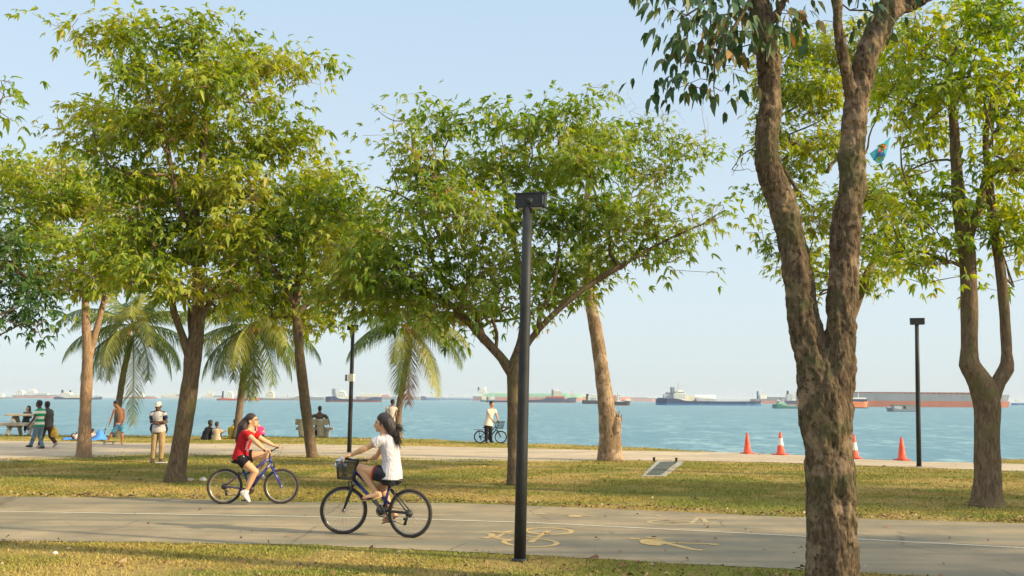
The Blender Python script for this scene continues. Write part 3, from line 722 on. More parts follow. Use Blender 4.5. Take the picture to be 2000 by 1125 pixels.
# 5 leaning trunk with a broken stub
def stub(mb):
    a = P(1192, 880, 29.6); 
    mb.tube([P(1192, 890, 29.5), P(1198, 860, 29.5), P(1203, 835, 29.45), P(1207, 815, 29.45)], [.26, .22, .17, .10], 14)
    for dx, h in ((-4, 8), (2, 14), (6, 7), (-1, 11)): mb.tube([P(1206 + dx, 822, 29.45), P(1207 + dx * 1.3, 815 - h, 29.45)], [.05, .008], 5)
tree('pale leaning tree with a broken stub low on its trunk beside the promenade', 15, 29.6,
     [[(1192, 902, 0, 60), (1191, 885, 0, 46), (1190, 850, 0, 41), (1187, 815, 0, 36), (1181, 770, 0, 30), (1172, 700, 0, 27), (1163, 640, 0, 26), (1153, 590, 0, 22), (1147, 520, 0, 17), (1145, 440, 0, 15), (1150, 350, 0, 12), (1160, 270, 0, 8)],
      [(1145, 440, 0, 9), (1200, 350, .3, 7), (1260, 290, .5, 5), (1330, 260, .5, 3)]],
     [(1130, 200, 30, 20, .35), (1190, 190, 34, 20, .3), (1160, 250, 50, 34, .6), (1250, 270, 55, 36, .7), (1310, 270, 40, 30, .6), (1355, 290, 30, 30, .7), (1220, 330, 55, 40, .8), (1300, 330, 52, 34, .8), (1250, 380, 40, 30, .5), (1190, 400, 40, 34), (1150, 560, 18, 26, .8), (1160, 500, 30, 30)],
     LEAF_O, bark=BARK_D, dens=.55, depth=1.6, leaf=.18, spread=.32, bare=[(1180, 190, 60, 30, 40), (1290, 240, 100, 40, 50)], twig=BARK_L, extra=stub)
# 7 right tree
tree('tree with swollen fork and two upright stems at the right edge of the lawn', 17, 17.3,
     [[(1929, 992, 0, 72), (1929, 975, 0, 58), (1929, 920, 0, 48), (1928, 860, 0, 46), (1928, 800, 0, 48), (1922, 765, 0, 50), (1905, 730, 0, 42), (1893, 710, 0, 38), (1893, 680, 0, 31), (1893, 600, 0, 31), (1889, 500, 0, 32), (1876, 420, 0, 28), (1868, 330, 0, 22), (1862, 230, 0, 17), (1850, 120, 0, 10)],
      [(1936, 775, 0, 34), (1950, 745, 0, 28), (1965, 720, 0, 28), (1966, 690, 0, 20), (1962, 610, 0, 20), (1953, 520, 0, 19), (1940, 440, 0, 18), (1932, 350, 0, 15), (1925, 270, 0, 11), (1940, 180, 0, 8)],
      [(1889, 470, 0, 22), (1912, 400, -.2, 15), (1930, 320, -.3, 10)], [(1880, 400, 0, 12), (1840, 380, -.2, 9), (1780, 385, -.3, 6)], [(1928, 290, 0, 9), (1965, 220, .2, 7), (1990, 160, .2, 5)]],
     [(1760, 120, 62, 42), (1830, 60, 80, 46), (1930, 40, 80, 46), (2010, 80, 60, 52), (1800, 180, 72, 46), (1890, 150, 80, 52), (1960, 200, 62, 52), (1760, 250, 50, 34, .9), (1850, 250, 62, 36, .9), (1940, 300, 52, 36, .8),
      (1760, 340, 52, 30, .9), (1800, 400, 72, 42, .9), (1740, 430, 50, 30, .9), (1820, 470, 60, 32, .8), (1930, 400, 62, 42, .9), (1990, 430, 46, 60), (1800, 520, 30, 26, .7), (1960, 500, 40, 26, .6), (1995, 330, 40, 42), (1770, 490, 40, 20, .7), (1980, 560, 14, 10, .6)],
     LEAF_Y, clear=((1717, 296, 50),), dens=.98, depth=1.5, leaf=.15, knob=.09, bare=[(1850, 480, 60, 30, 10)])
# 8 tree behind the front tree
tree('leafy tree standing behind the mottled double trunk and half hidden by it', 18, 24.0,
     [[(1650, 932, 0, 40), (1650, 880, 0, 30), (1648, 760, 0, 28), (1655, 640, 0, 26), (1668, 600, 0, 22), (1690, 545, 0, 16), (1710, 500, .2, 12)],
      [(1655, 640, 0, 20), (1620, 520, .2, 17), (1590, 440, .3, 16), (1570, 380, .3, 12), (1560, 300, .3, 8)],
      [(1590, 440, .3, 10), (1618, 360, .2, 9), (1600, 290, 0, 7)], [(1580, 410, .3, 8), (1530, 330, .2, 6), (1490, 300, .1, 4)]],
     [(1560, 90, 52, 46), (1490, 160, 42, 46, .8), (1580, 190, 70, 60), (1640, 110, 60, 52), (1510, 250, 42, 40, .8), (1600, 290, 60, 52), (1500, 370, 28, 30, .5), (1560, 350, 42, 36, .5), (1600, 410, 46, 42), (1510, 470, 26, 24, .9), (1570, 500, 50, 36), (1610, 540, 34, 30), (1690, 300, 40, 42), (1700, 400, 46, 46), (1720, 470, 52, 40), (1760, 510, 40, 22), (1690, 540, 34, 24), (1720, 180, 40, 50), (1700, 70, 40, 40)],
     LEAF, clear=((1717, 296, 50),), dens=.92, depth=1.7, leaf=.16, bare=[(1470, 290, 45, 60, 40), (1520, 400, 40, 40, 8)])
# 9 dark tree at the left edge
tree('dark leafy tree overhanging the left edge of the photo', 19, 19.0,
     [[(-130, 965, 0, 60), (-128, 930, 0, 46), (-120, 800, 0, 42), (-110, 680, 0, 40), (-100, 560, 0, 30), (-90, 420, 0, 20), (-80, 280, 0, 12)], [(-110, 640, 0, 22), (-60, 560, 0, 16), (0, 520, -.2, 10), (50, 540, -.3, 6)], [(-90, 420, 0, 8), (-50, 320, 0, 6), (-25, 240, 0, 4)]],
     [(10, 470, 48, 40), (-40, 520, 60, 60), (20, 540, 50, 40), (60, 590, 38, 34, .9), (20, 610, 40, 34), (70, 635, 22, 14, .7), (-60, 400, 60, 50), (-100, 480, 60, 60), (-30, 620, 30, 24)],
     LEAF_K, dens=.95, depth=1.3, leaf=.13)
tree('tree crown whose topmost yellow sprigs reach past the left edge of the photo', 20, 14.0,
     [[(-400, 1020, 0, 70), (-395, 980, 0, 56), (-385, 800, 0, 50), (-370, 600, 0, 44), (-330, 420, 0, 30), (-220, 290, 0, 18), (-90, 220, 0, 8), (-30, 190, 0, 4)]],
     [(8, 180, 16, 14, .5, 0), (-6, 215, 12, 26, .5, 0), (-60, 210, 46, 36, .8, 0), (-200, 250, 90, 60), (-330, 260, 100, 80), (-430, 340, 100, 80), (-300, 400, 90, 60)],
     LEAF_O, dens=.6, depth=1.3, leaf=.13, bare=[(8, 165, 16, 12, 6)])
# 6 front double tree (close): coarse knobbly bark
def knobs(mb):
    Y = 9.1
    for px, py, r, o in ((1590, 995, .07, -.06), (1668, 890, .05, 0), (1682, 350, .075, 0), (1662, 720, .09, 0), (1566, 720, .075, 0), (1480, 318, .06, 0), (1655, 1000, .06, -.06), (1672, 400, .06, 0)):
        p = P(px, py, Y + o); mb.ell(p + V((CX - px, 0, 0)).normalized() * 0 + V((.025 if px < 1600 else -.025, .02, 0)), r * .9, r * .8, r * 1.7, nu=12, nv=8)
tree('large mottled tree with a double trunk close to the camera', 16, 9.1,
     [[(1626, 1200, 0, 125), (1626, 1150, 0, 108), (1626, 1060, 0, 100), (1622, 960, 0, 95), (1619, 880, 0, 93), (1614, 800, 0, 104), (1600, 735, .02, 92), (1583, 680, .04, 70), (1570, 620, .05, 64), (1558, 540, .05, 60), (1545, 460, .05, 58), (1525, 390, .04, 56), (1502, 330, .02, 54), (1497, 280, 0, 50), (1504, 210, 0, 44), (1502, 130, 0, 46), (1490, 60, 0, 46), (1482, 0, 0, 44), (1470, -120, 0, 36), (1440, -260, 0, 28), (1400, -380, 0, 18)],
      [(1622, 800, 0, 80), (1634, 730, -.02, 74), (1641, 680, -.03, 64), (1643, 600, -.03, 60), (1647, 520, -.03, 56), (1654, 430, -.03, 58), (1664, 360, -.03, 56), (1664, 290, -.03, 52), (1675, 200, -.02, 50), (1690, 120, 0, 48), (1715, 60, 0, 52), (1745, 0, 0, 48), (1790, -100, 0, 34), (1850, -260, 0, 20)],
      [(1668, 210, -.02, 28), (1652, 140, -.1, 24), (1640, 70, -.15, 22), (1632, 0, -.2, 20), (1620, -120, -.3, 14)],
      [(1725, 35, 0, 30), (1765, 15, 0, 26), (1810, -5, 0, 22), (1900, -60, 0, 16)],
      [(1492, 50, 0, 22), (1516, 30, -.1, 16), (1540, -20, -.2, 12)],
      [(1480, -60, 0, 16), (1440, -30, -.2, 10), (1390, 0, -.3, 6), (1340, 30, -.3, 4)], [(1478, -20, 0, 12), (1430, 60, -.2, 7), (1400, 110, -.3, 4), (1394, 170, -.3, 2.5)]],
     [(1315, 15, 34, 24, .8, -.4), (1355, 15, 42, 30, .9, -.2), (1400, 30, 52, 34, .9, .1), (1450, 60, 42, 40, .9, -.3), (1310, 75, 26, 16, .8, -.3), (1350, 80, 38, 20, .9, -.2), (1420, 100, 46, 30, .8, .2), (1330, 125, 14, 18, .8, -.3), (1362, 120, 20, 16, .8, -.3), (1396, 190, 9, 34, 1.3, -.3), (1445, 130, 30, 20, .7, -.2),
      (1550, 40, 46, 32, .7, .2), (1610, 40, 46, 30, .6, -.3), (1660, 20, 46, 30, .6, .3), (1570, -60, 90, 60, .6), (1400, -60, 90, 50, .6), (1700, -80, 90, 60, .6), (1850, -120, 90, 60, .6), (1300, -80, 70, 50, .6)],
     LEAF_B, bark=BARK_F, dens=.85, depth=.7, leaf=.105, hands=8, per=2, wid=.5, hang=1.1, spread=.2, knob=.13, sides=56, step=.03, voxel=.011, rtip=.004, droop=.5, extra=knobs)

# shade trees past the right edge: their shadows cross the path and the lawn
for sx, sy, h_, lb in ((18.5, 6.3, 6.5, 'round crowned tree past the right edge whose shade falls on the cycle path'), (24.0, 13.5, 8.5, 'tall round crowned tree farthest past the right edge')):
    px = CX + sx / sy * F; base = V((sx, sy, 0))
    def _pp(dx, z): 
        r_ = (z - EYE) / sy; return (CX + (sx + dx) / sy * F, CY - ((r_ - math.tan(PITCH)) / (1 + r_ * math.tan(PITCH))) * F * math.sqrt(1 + 0) / 1, 0)
    k_ = F / sy
    T = Tree(int(sx)); root = thing('tree', lb, 'tree', base)
    par = -1
    for i in range(24): par = T.add(base + V((.15 * math.sin(i * .4), 0, i * .16)), par, .2 - .004 * i)
    tips = []; O = []; Dn = []
    for i in range(170):
        u = T.rs.standard_normal(3); u /= np.linalg.norm(u); qv = np.array([sx + u[0] * 2.4, sy + u[1] * 2.4, h_ + u[2] * 1.9]) * 1.0
        qv = np.array([sx, sy, h_]) + (qv - np.array([sx, sy, h_])) * T.rs.random() ** .35
        j = T.grow(V(qv), step=.4, below=.6, lo=10)
        for _ in range(6): O.append(qv + T.rs.standard_normal(3) * .38); Dn.append((u[0], u[1], u[2]))
    big, small = T.mesh(); mk('trunk', big, BARK_A, root); mk('branches', small, BARK_A, root)
    lv, lf = spray(np.array(O), np.array(Dn), T.rs, hands=5, leaf=.17, spread=.32); np_mesh('crown', lv, lf, LEAF, root, off=tuple(root.location))
# ------------------------------------------------------------ coconut palms
PALM = leafmat('palm_green', [(0, (.045, .085, .018)), (.4, (.09, .145, .025)), (.7, (.18, .22, .038)), (1, (.32, .31, .06))], transl=.35)
PALM_Y = leafmat('palm_yellow', [(0, (.17, .20, .04)), (.5, (.29, .30, .06)), (1, (.44, .38, .12))], transl=.35)
PALM_R = leafmat('palm_dead', [(0, (.14, .05, .03)), (.5, (.26, .12, .07)), (1, (.38, .24, .15))], transl=.2)
BARK_P = barkmat('bark_palm', (.12, .085, .055), (.30, .22, .15), sc_=1.3)
HUSK = plain('husk_orange', (.40, .14, .035), .8, var=.5, scale=6)
def frond(root, c, az, el, L, mat, rs, drop=1.0, llen=1.15, n=70):
    # rachis curve
    h = V((math.cos(az), math.sin(az), 0)); pts = []; p = V(c); ang = el; k = 14
    for i in range(k + 1):
        pts.append(V(p)); d = h * math.cos(ang) + V((0, 0, math.sin(ang))); p = p + d * (L / k); ang -= drop * (.040 + .115 * i / k)
        ang = max(ang, -1.45)
    mb = MB(); mb.tube(pts, [.035 * (1 - .85 * i / k) for i in range(k + 1)], 4)
    side = V((-h.y, h.x, 0))
    for i in range(n):
        u = .14 + .86 * i / (n - 1); f = u * k; j = min(int(f), k - 1); q = pts[j].lerp(pts[j + 1], f - j); t_ = (pts[j + 1] - pts[j]).normalized()
        ll = llen * (math.sin(math.pi * (u ** .75) * .93 + .12) * .8 + .2) * rs.uniform(.85, 1.1)
        for sgn in (-1, 1):
            d = (side * sgn * rs.uniform(.6, .9) + t_ * .5 + V((0, 0, -.35 + rs.uniform(-.2, .15)))).normalized()
            w = t_ * .020
            a = q + d * ll * .5 + V((0, 0, -.08 * ll)); b = q + d * ll * .85 + V((0, 0, -.42 * ll * rs.uniform(.6, 1.3)))
            mb.add([q - w, q + w, a + w, a - w, b], [(0, 1, 2, 3), (3, 2, 4)])
    return mk('frond', mb, mat, root, False)
def palm(label, seed, Y, trunk, crown, specs, L=3.4):
    rs = random.Random(seed); T = Tree(seed); b0 = P(trunk[0][0], trunk[0][1], Y)
    root = thing('coconut_palm', label, 'palm tree', V((b0.x, b0.y, 0)), 'coconut palms by the shore')
    T.limb([(a[0], a[1], 0, a[2]) for a in trunk], Y, new=True); big, small = T.mesh(knob=.06, sides=12); mk('trunk', big, BARK_P, root)
    c = P(crown[0], crown[1], Y)
    mb = MB()
    for i in range(9):
        a = rs.uniform(0, 6.28); mb.ell(c + V((math.cos(a) * .24, math.sin(a) * .24, rs.uniform(-.35, .05))), .13, .13, .16, nu=8, nv=6)
    mk('coconut_bunch', mb, HUSK, root)
    for az, el, s_, kind, drop in specs:
        s_ *= 1.08
        frond(root, c + V((0, 0, .1)), R(az + rs.uniform(-6, 6)), R(el), L * s_ * rs.uniform(.93, 1.05), {'g': PALM, 'y': PALM_Y, 'r': PALM_R}[kind], rs, drop)
    return root
base_specs = [(0, 35, 1, 'g', 1.25), (28, 5, 1, 'g', 1.1), (55, 40, .9, 'g', 1.2), (90, 20, .9, 'g', 1.3), (120, 50, .95, 'g', 1.1), (150, 10, 1, 'g', 1.2), (178, 35, 1.05, 'g', 1.2), (205, 0, 1, 'g', 1.1), (232, 30, .9, 'g', 1.3),
              (262, -10, .85, 'y', 1.2), (285, 50, .8, 'y', 1.6), (310, 15, .95, 'y', 1.2), (335, -8, 1, 'g', 1.0), (350, 62, .9, 'g', 1.2), (170, 62, .95, 'g', 1.2), (192, -25, .95, 'g', .9), (15, -28, .9, 'g', .9), (250, -40, .8, 'g', .9), (42, -12, .9, 'g', 1.0), (140, -18, .95, 'g', 1.0), (222, -30, .9, 'g', .9), (322, -32, .9, 'g', .9), (105, 65, .9, 'g', 1.1)]
palm('coconut palm behind the shirtless boy, a pale frond hanging beside its leaning trunk', 31, 46.5, [(231, 852, 20), (229, 830, 14), (232, 790, 12), (241, 730, 12), (250, 690, 11), (257, 655, 12)], (259, 640), base_specs + [(300, -70, 1.25, 'y', .5), (75, 75, .9, 'y', .8)], 3.6)
palm('coconut palm between the seated couple and the person in yellow', 32, 43.5, [(462, 856, 20), (464, 835, 14), (470, 780, 13), (478, 720, 13), (487, 670, 13), (491, 655, 14)], (492, 640), base_specs + [(285, -68, .95, 'y', .6), (300, -55, .9, 'g', .9)], 3.5)
palm('coconut palm the man in a pale shirt leans against, with a reddish dead frond', 33, 45.0, [(777, 858, 20), (777, 838, 14), (779, 800, 13), (787, 750, 12), (797, 690, 12), (800, 655, 13)], (799, 640), base_specs[:15] + [(275, -72, 1.0, 'r', .5), (330, -40, 1.1, 'y', .8), (315, -30, .95, 'y', .9), (255, -45, 1, 'g', .8), (345, 10, 1.0, 'y', 1.2)], 3.4)
# ------------------------------------------------------------ street furniture
BLACKM = plain('lamp_black', (.018, .020, .023), .6, var=.35, scale=6, bmp=.25, bscale=60)
def lamp(label, base, top, wpx, head, D=None, box=None, slit=False):
    b = G(*base); Y = b.y; t_ = P(top[0], top[1], Y)
    root = thing('lamp_post', label, 'lamp post', b, 'dark lamp posts of the park')
    r = wpx / 2 * Y / F; mb = MB(); n = 16
    mb.tube([b - V((0, 0, .05)), b + (t_ - b) * .3, b + (t_ - b) * .7, t_ - V((0, 0, .02))], [r, r * .97, r * .9, r * .8], 20); mk('pole', mb, BLACKM, root)
    mb = MB(); mb.lathe(b + V((0, 0, .0)), [(r * 1.0, 0), (r * 1.35, 0), (r * 1.3, .02), (r * 1.0, .03)], 20); mk('base_collar', mb, BLACKM, root)
    x0, y0, x1, y1 = head; c = P((x0 + x1) / 2, (y0 + y1) / 2, Y); wd = (x1 - x0) * Y / F; hh = (y1 - y0) * Y / F
    yaw = Matrix.Rotation(R(-12), 3, 'Z'); ax = (yaw @ V((1, 0, 0)), yaw @ V((0, 1, 0)), V((0, 0, 1)))
    mb = MB(); mb.box(c, (wd * .97, wd * .34, hh), ax); hd = mk('lamp_head', mb, BLACKM, root, False, bevel=.008)
    mb = MB(); mb.box(c + V((0, 0, hh / 2 + .004)), (wd * 1.0, wd * .37, .012), ax); mk('cap', mb, BLACKM, hd, False)
    mb = MB(); mb.box(c - V((0, 0, hh / 2 + .003)), (wd * .75, wd * .24, .008), ax); mk('lens', mb, plain('lens_grey', (.35, .36, .36), .3), hd, False)
    if slit:
        mb = MB(); mb.box(c + ax[0] * wd * .42 - ax[1] * (wd * .34 / 2 + .004), (.012, .006, hh * .6), ax); mk('latch', mb, plain('latch_grey', (.16, .17, .18), .4), hd, False)
        mb = MB(); mb.tube([t_ - V((0, 0, .01)), c + V((0, -wd * .2, -hh * .1))], [r * .8, r * .55], 14); mk('bracket', mb, BLACKM, root)
    if box:
        q = P(box[0], box[1], Y); mb = MB(); mb.box(q + V((.05, -.02, 0)), (.20, .16, .26), ax); mk('switch_box', mb, plain('box_white', (.62, .61, .57), .5), root, False, bevel=.01)
        mb = MB(); mb.box(q + V((-.14, 0, 0)), (.05, .10, .22), ax); mk('clamp', mb, plain('clamp_grey', (.2, .2, .2), .5), root, False)
    return root
lamp('large dark lamp post nearest the camera, between the cyclists and the double trunk', (1015, 1095), (1030.5, 392), 23, (1006, 379, 1068, 407), slit=True)
lamp('slim dark lamp post with a white switch box, behind the white-shirted cyclist', (682, 884), (689.5, 640), 8.5, (678, 635, 700, 645), box=(684, 738))
lamp('slim dark lamp post beside the promenade next to the orange cones', (1795, 911.5), (1790.5, 628), 9, (1778, 622, 1805, 634))

# cones
ORG = plain('cone_orange', (.78, .085, .035), .5, var=.12, scale=14, bmp=.1); 
WHT = plain('cone_white', (.72, .70, .66), .6, var=.12, scale=18)
RUB = plain('cone_base', (.62, .07, .03), .7, var=.25, scale=20)
def cone(label, bx, by, topy, band=None, wide=1.0, worn=0):
    b = G(bx, by); h = (by - topy) * b.y / F; root = thing('traffic_cone', label, 'traffic cone', b, 'orange traffic cones along the promenade')
    mb = MB(); w_ = h * .52 * wide; mb.box(b + V((0, 0, .018)), (w_, w_, .036), (Matrix.Rotation(R(30 + worn * 20), 3, 'Z') @ V((1, 0, 0)), Matrix.Rotation(R(30 + worn * 20), 3, 'Z') @ V((0, 1, 0)), V((0, 0, 1)))); mk('base', mb, RUB, root, False, bevel=.008)
    r0 = h * .19; r1 = h * .045
    def rad(z): return r0 + (r1 - r0) * z / h
    lean = V((.01 * worn, 0, 0))
    mb = MB(); mb.lathe(b, [(r0 * 1.14, .034), (r0 * 1.12, .055), (rad(.06), .065), (rad(h * .5), h * .5), (rad(h * .97), h * .97), (r1 * .7, h * .985), (r1 * .55, h * .97)], 28); mk('cone_body', mb, ORG, root)
    mb = MB(); mb.lathe(b, [(r1 * .72, h * .975), (r1 * .72, h * 1.0), (r1 * .5, h * 1.002)], 16); mk('tip', mb, plain('tip_dark', (.16, .03, .02), .6), root)
    if band:
        z0, z1 = band; mb = MB(); n = 28; vs = []; fs = []
        for k in range(n):
            a = 2 * math.pi * k / n
            for z, o_ in ((z0 * h + (0.03 * h * math.sin(k * 2.3) if worn else 0), .003), (z1 * h, .003)): vs.append(b + V((math.cos(a) * (rad(z) + o_), math.sin(a) * (rad(z) + o_), z)))
        for k in range(n): fs.append((2 * k, 2 * ((k + 1) % n), 2 * ((k + 1) % n) + 1, 2 * k + 1))
        mb.add(vs, fs); mk('reflective_band', mb, WHT, root)
    return root
cone('plain orange cone standing farthest from the lamp post', 1460, 886, 846)
cone('orange cone with a wide white band and doubled base, left of the mottled trunk', 1525, 888.5, 845, (.42, .74), 1.12, 1)
cone('orange cone with a greyish white band partly hidden by the mottled trunk', 1669, 896, 850, (.36, .68), 1.0, 1)
cone('plain orange cone right beside the slim lamp post', 1762, 899, 854.5)

# drain
def drain():
    q = [G(1262, 929), G(1290, 929), G(1323, 903), G(1290, 903)]
    root = thing('drain', 'concrete drain channel with a dark slatted grate crossing the lawn edge', 'drain', q[0])
    o_ = [G(1252, 930.5), G(1300, 930.5), G(1337, 902), G(1283, 901)]
    mb = MB(); mb.add([V((p.x, p.y, -.02)) for p in o_] + [V((p.x, p.y, .010)) for p in o_], [(4, 5, 6, 7), (0, 1, 5, 4), (1, 2, 6, 5), (2, 3, 7, 6), (3, 0, 4, 7)]); mk('surround', mb, plain('drain_concrete', (.36, .34, .31), .9, scale=5), root, False)
    mb = MB(); mb.add([V((p.x, p.y, .014)) for p in q], [(0, 1, 2, 3)]); mk('channel', mb, plain('drain_dark', (.04, .05, .05), .8), root, False)
    mb = MB(); n = 16
    for i in range(n):
        a = q[0].lerp(q[3], (i + .5) / n); b_ = q[1].lerp(q[2], (i + .5) / n); mb.bar(a + V((0, 0, .022)), b_ + V((0, 0, .022)), .028, .014)
    mk('grate', mb, plain('grate_steel', (.20, .23, .23), .5, .5), root, False)
drain()
for px, py, lb in ((1277.5, 901, 'short black bollard stub at the left corner of the drain'), (1321, 902, 'short black bollard stub at the right corner of the drain')):
    p = G(px, py); root = thing('stub_bollard', lb, 'bollard', p, 'bollard stubs at the drain')
    mb = MB(); mb.lathe(p, [(.035, 0), (.035, .09), (.045, .10), (.045, .12), (.02, .125)], 12); mk('post', mb, BLACKM, root)
    mb = MB(); mb.box(p + V((0, 0, .006)), (.12, .12, .01)); mk('base_plate', mb, BLACKM, root, False)

# stones and small litter
STONE = plain('stone', (.36, .31, .24), .95, var=.3, scale=7, bmp=.6, bscale=14, bdist=.02)
def stone(label, px, py, w_, h_, mat=STONE, cat='stone', name='stone'):
    p = G(px, py); s_ = p.y / F; mb = MB(); mb.ell(V((0, 0, 0)), w_ * s_ / 2, w_ * s_ / 2.4, h_ * s_, nu=14, nv=9)
    mb.v = [tuple(p + V(v) * (1 + .28 * noise.noise(V(v) * 9 + V((px, 0, 0))))) for v in mb.v]
    o = mk(name, mb, mat, None, True, loc=p); tag(o, label, cat); return o
stone('flat grey stones lying against the foot of the tallest tree', 366, 938.5, 26, 5)
stone('crumpled clear plastic bag on the grass left of the red-shirted cyclist', 397, 939, 14, 7, plain('plastic_clear', (.62, .60, .55), .25, var=.3, bmp=.8, bscale=20), 'litter', 'plastic_bag')
stone('round brown boulder behind the legs of the shirtless boy', 228, 854, 19, 13, plain('boulder_brown', (.16, .13, .085), .95, var=.4, scale=6, bmp=.7, bscale=9, bdist=.03), 'boulder', 'boulder')
stone('pale scrap of paper lying on the front lawn', 108, 1081, 11, 4, plain('paper_scrap', (.6, .56, .5), .7), 'litter', 'paper_scrap')

# picnic table (concrete planks)
TBL = plain('concrete_grey', (.34, .29, .235), .9, var=.2, scale=6, bmp=.4, bscale=30, bdist=.01)
BEN = plain('concrete_tan', (.42, .36, .26), .9, var=.22, scale=5, bmp=.4, bscale=30, bdist=.01)
def picnic():
    Y = 46.0; s_ = Y / F; g0 = P(45, 849, Y); root = thing('picnic_table', 'grey concrete picnic table with attached benches by the water', 'picnic table', V((g0.x, g0.y, 0)))
    def pp(x, y, o): return P(x, y, Y + o)
    x = (Matrix.Rotation(R(8), 3, 'Z') @ V((1, 0, 0))); y = V((0, 0, 1)).cross(x); ax = (x, y, V((0, 0, 1)))
    def slab(nm, px0, px1, py, th, dp, o):
        a = pp(px0, py, o); b = pp(px1, py, o); c = (a + b) / 2; mb = MB(); mb.box(V((c.x, c.y, c.z)), ((b - a).length, dp, th * s_), ax); mk(nm, mb, TBL, root, False, bevel=.02)
    slab('tabletop', 17, 78, 810.3, 4.2, .85, 0)
    slab('bench_seat', -6, 66, 828.5, 6, .36, -.75); slab('bench_seat', 27, 90, 829, 5, .36, .75)
    for sx in (0, 1):
        dx = sx * 42
        mb = MB(); mb.bar(pp(29 + dx, 812, -.1), pp(13.5 + dx, 850, -.95), .16, .13, V((1, 0, 0))); mk('leg', mb, TBL, root, False, bevel=.015)
        mb = MB(); mb.bar(pp(33 + dx, 812, .1), pp(41 + dx, 849, .95), .16, .13, V((1, 0, 0))); mk('leg', mb, TBL, root, False, bevel=.015)
        mb = MB(); mb.bar(pp(15 + dx, 833, -.9), pp(42 + dx, 833, .9), .12, .12); mk('crossbar', mb, TBL, root, False, bevel=.01)
picnic()

def bench():
    Y = 46.0; s_ = Y / F; root = thing('stone_bench', 'tan stone bench with curved side supports facing the sea', 'bench', V((P(612, 853, Y).x, Y, 0)))
    def pp(x, y, o): return P(x, y, Y + o)
    a = pp(577, 824, 0); b = pp(641, 824, 0); mb = MB(); mb.box((a + b) / 2, ((b - a).length, .12, 11.5 * s_)); mk('backrest', mb, BEN, root, False, bevel=.02)
    a = pp(580, 837, .3); b = pp(650, 837, .3); mb = MB(); mb.box((a + b) / 2, ((b - a).length, .5, 5 * s_)); mk('seat', mb, BEN, root, False, bevel=.02)
    for cx in (589, 625.5):
        rr = []; mb = MB()
        for py, hw in ((818.3, 5.2), (822, 6), (828, 6.6), (836, 6.8), (843, 6.4), (849, 5.6), (854.5, 4.6)):
            c = pp(cx, py, -.09); rr.append((V((c.x, c.y, max(c.z, 0))), V((hw * s_, 0, 0)), V((0, .07, 0)), 16))
        mb.rings(rr); mk('side_support', mb, BEN, root)
        c = pp(cx + 2, 845, .35); mb = MB(); mb.box(V((c.x, c.y, .2)), (.2, .45, .4)); mk('leg', mb, BEN, root, False, bevel=.02)
    c = pp(636, 847, .3); mb = MB(); mb.box(V((c.x, c.y, .2)), (11 * s_, .4, .42)); mk('leg', mb, BEN, root, False, bevel=.03)
bench()

# mats
BLUEM = cloth('mat_blue', (.10, .30, .68))
def mat_obj(name, label, pts, peak=0, cat='mat'):
    g = [G(*p) for p in pts]; c = sum(g, V()) / len(g); mb = MB(); n = 10; 
    a, b_, c_, d_ = g[:4]; vs = []; fs = []
    for i in range(n + 1):
        for j in range(n + 1):
            u = i / n; v_ = j / n; p = a.lerp(b_, u).lerp(d_.lerp(c_, u), v_)
            z = .03 + .02 * noise.noise(p * 3) + .02 + peak * max(0, 1 - abs(u - .55) * 2.2) * math.sin(math.pi * v_) + peak * .12 * noise.noise(p * 5)
            vs.append(V((p.x, p.y, z)))
    for i in range(n):
        for j in range(n): k = i * (n + 1) + j; fs.append((k, k + n + 1, k + n + 2, k + 1))
    mb.add(vs, fs); o = mk(name, mb, BLUEM, None, True, loc=c); md = o.modifiers.new('s', 'SOLIDIFY'); md.thickness = .012; return tag(o, label, cat)
mat_obj('picnic_mat', 'bright blue mat spread on the grass left of the pale forked trunk', [(122, 861), (160, 860.5), (159, 856.5), (125, 856.5)])
mat_obj('blue_sheet', 'crumpled blue sheet raised in a peak beside the shirtless boy', [(175, 861), (210, 860.5), (206, 855), (180, 855)], .42, 'sheet')

# fishing rods
for lb, a, b_ in (('thin white fishing rod leaning by the shirtless boy', (203, 852), (216, 790)), ('thin pale fishing rod standing in the grass behind the blue mat', (149, 852), (152, 824))):
    p = G(a[0], a[1]); q = P(b_[0], b_[1], p.y); root = thing('fishing_rod', lb, 'fishing rod', p)
    mb = MB(); mb.tube([p, p.lerp(q, .5) + V((.02, 0, 0)), q], [.012, .009, .005], 6); mk('rod', mb, plain('rod_white', (.7, .7, .7), .4), root)
    mb = MB(); mb.tube([p + V((0, 0, .02)), p.lerp(q, .18)], [.022, .02], 8); mk('handle', mb, plain('rod_handle', (.25, .2, .16), .7), root)
    mb = MB(); c = p.lerp(q, .22); mb.lathe(c - V((.03, 0, 0)), [(.03, 0), (.04, .01), (.04, .04), (.02, .05)], 10, V((1, 0, 0))); mk('reel', mb, BLACKM, root)

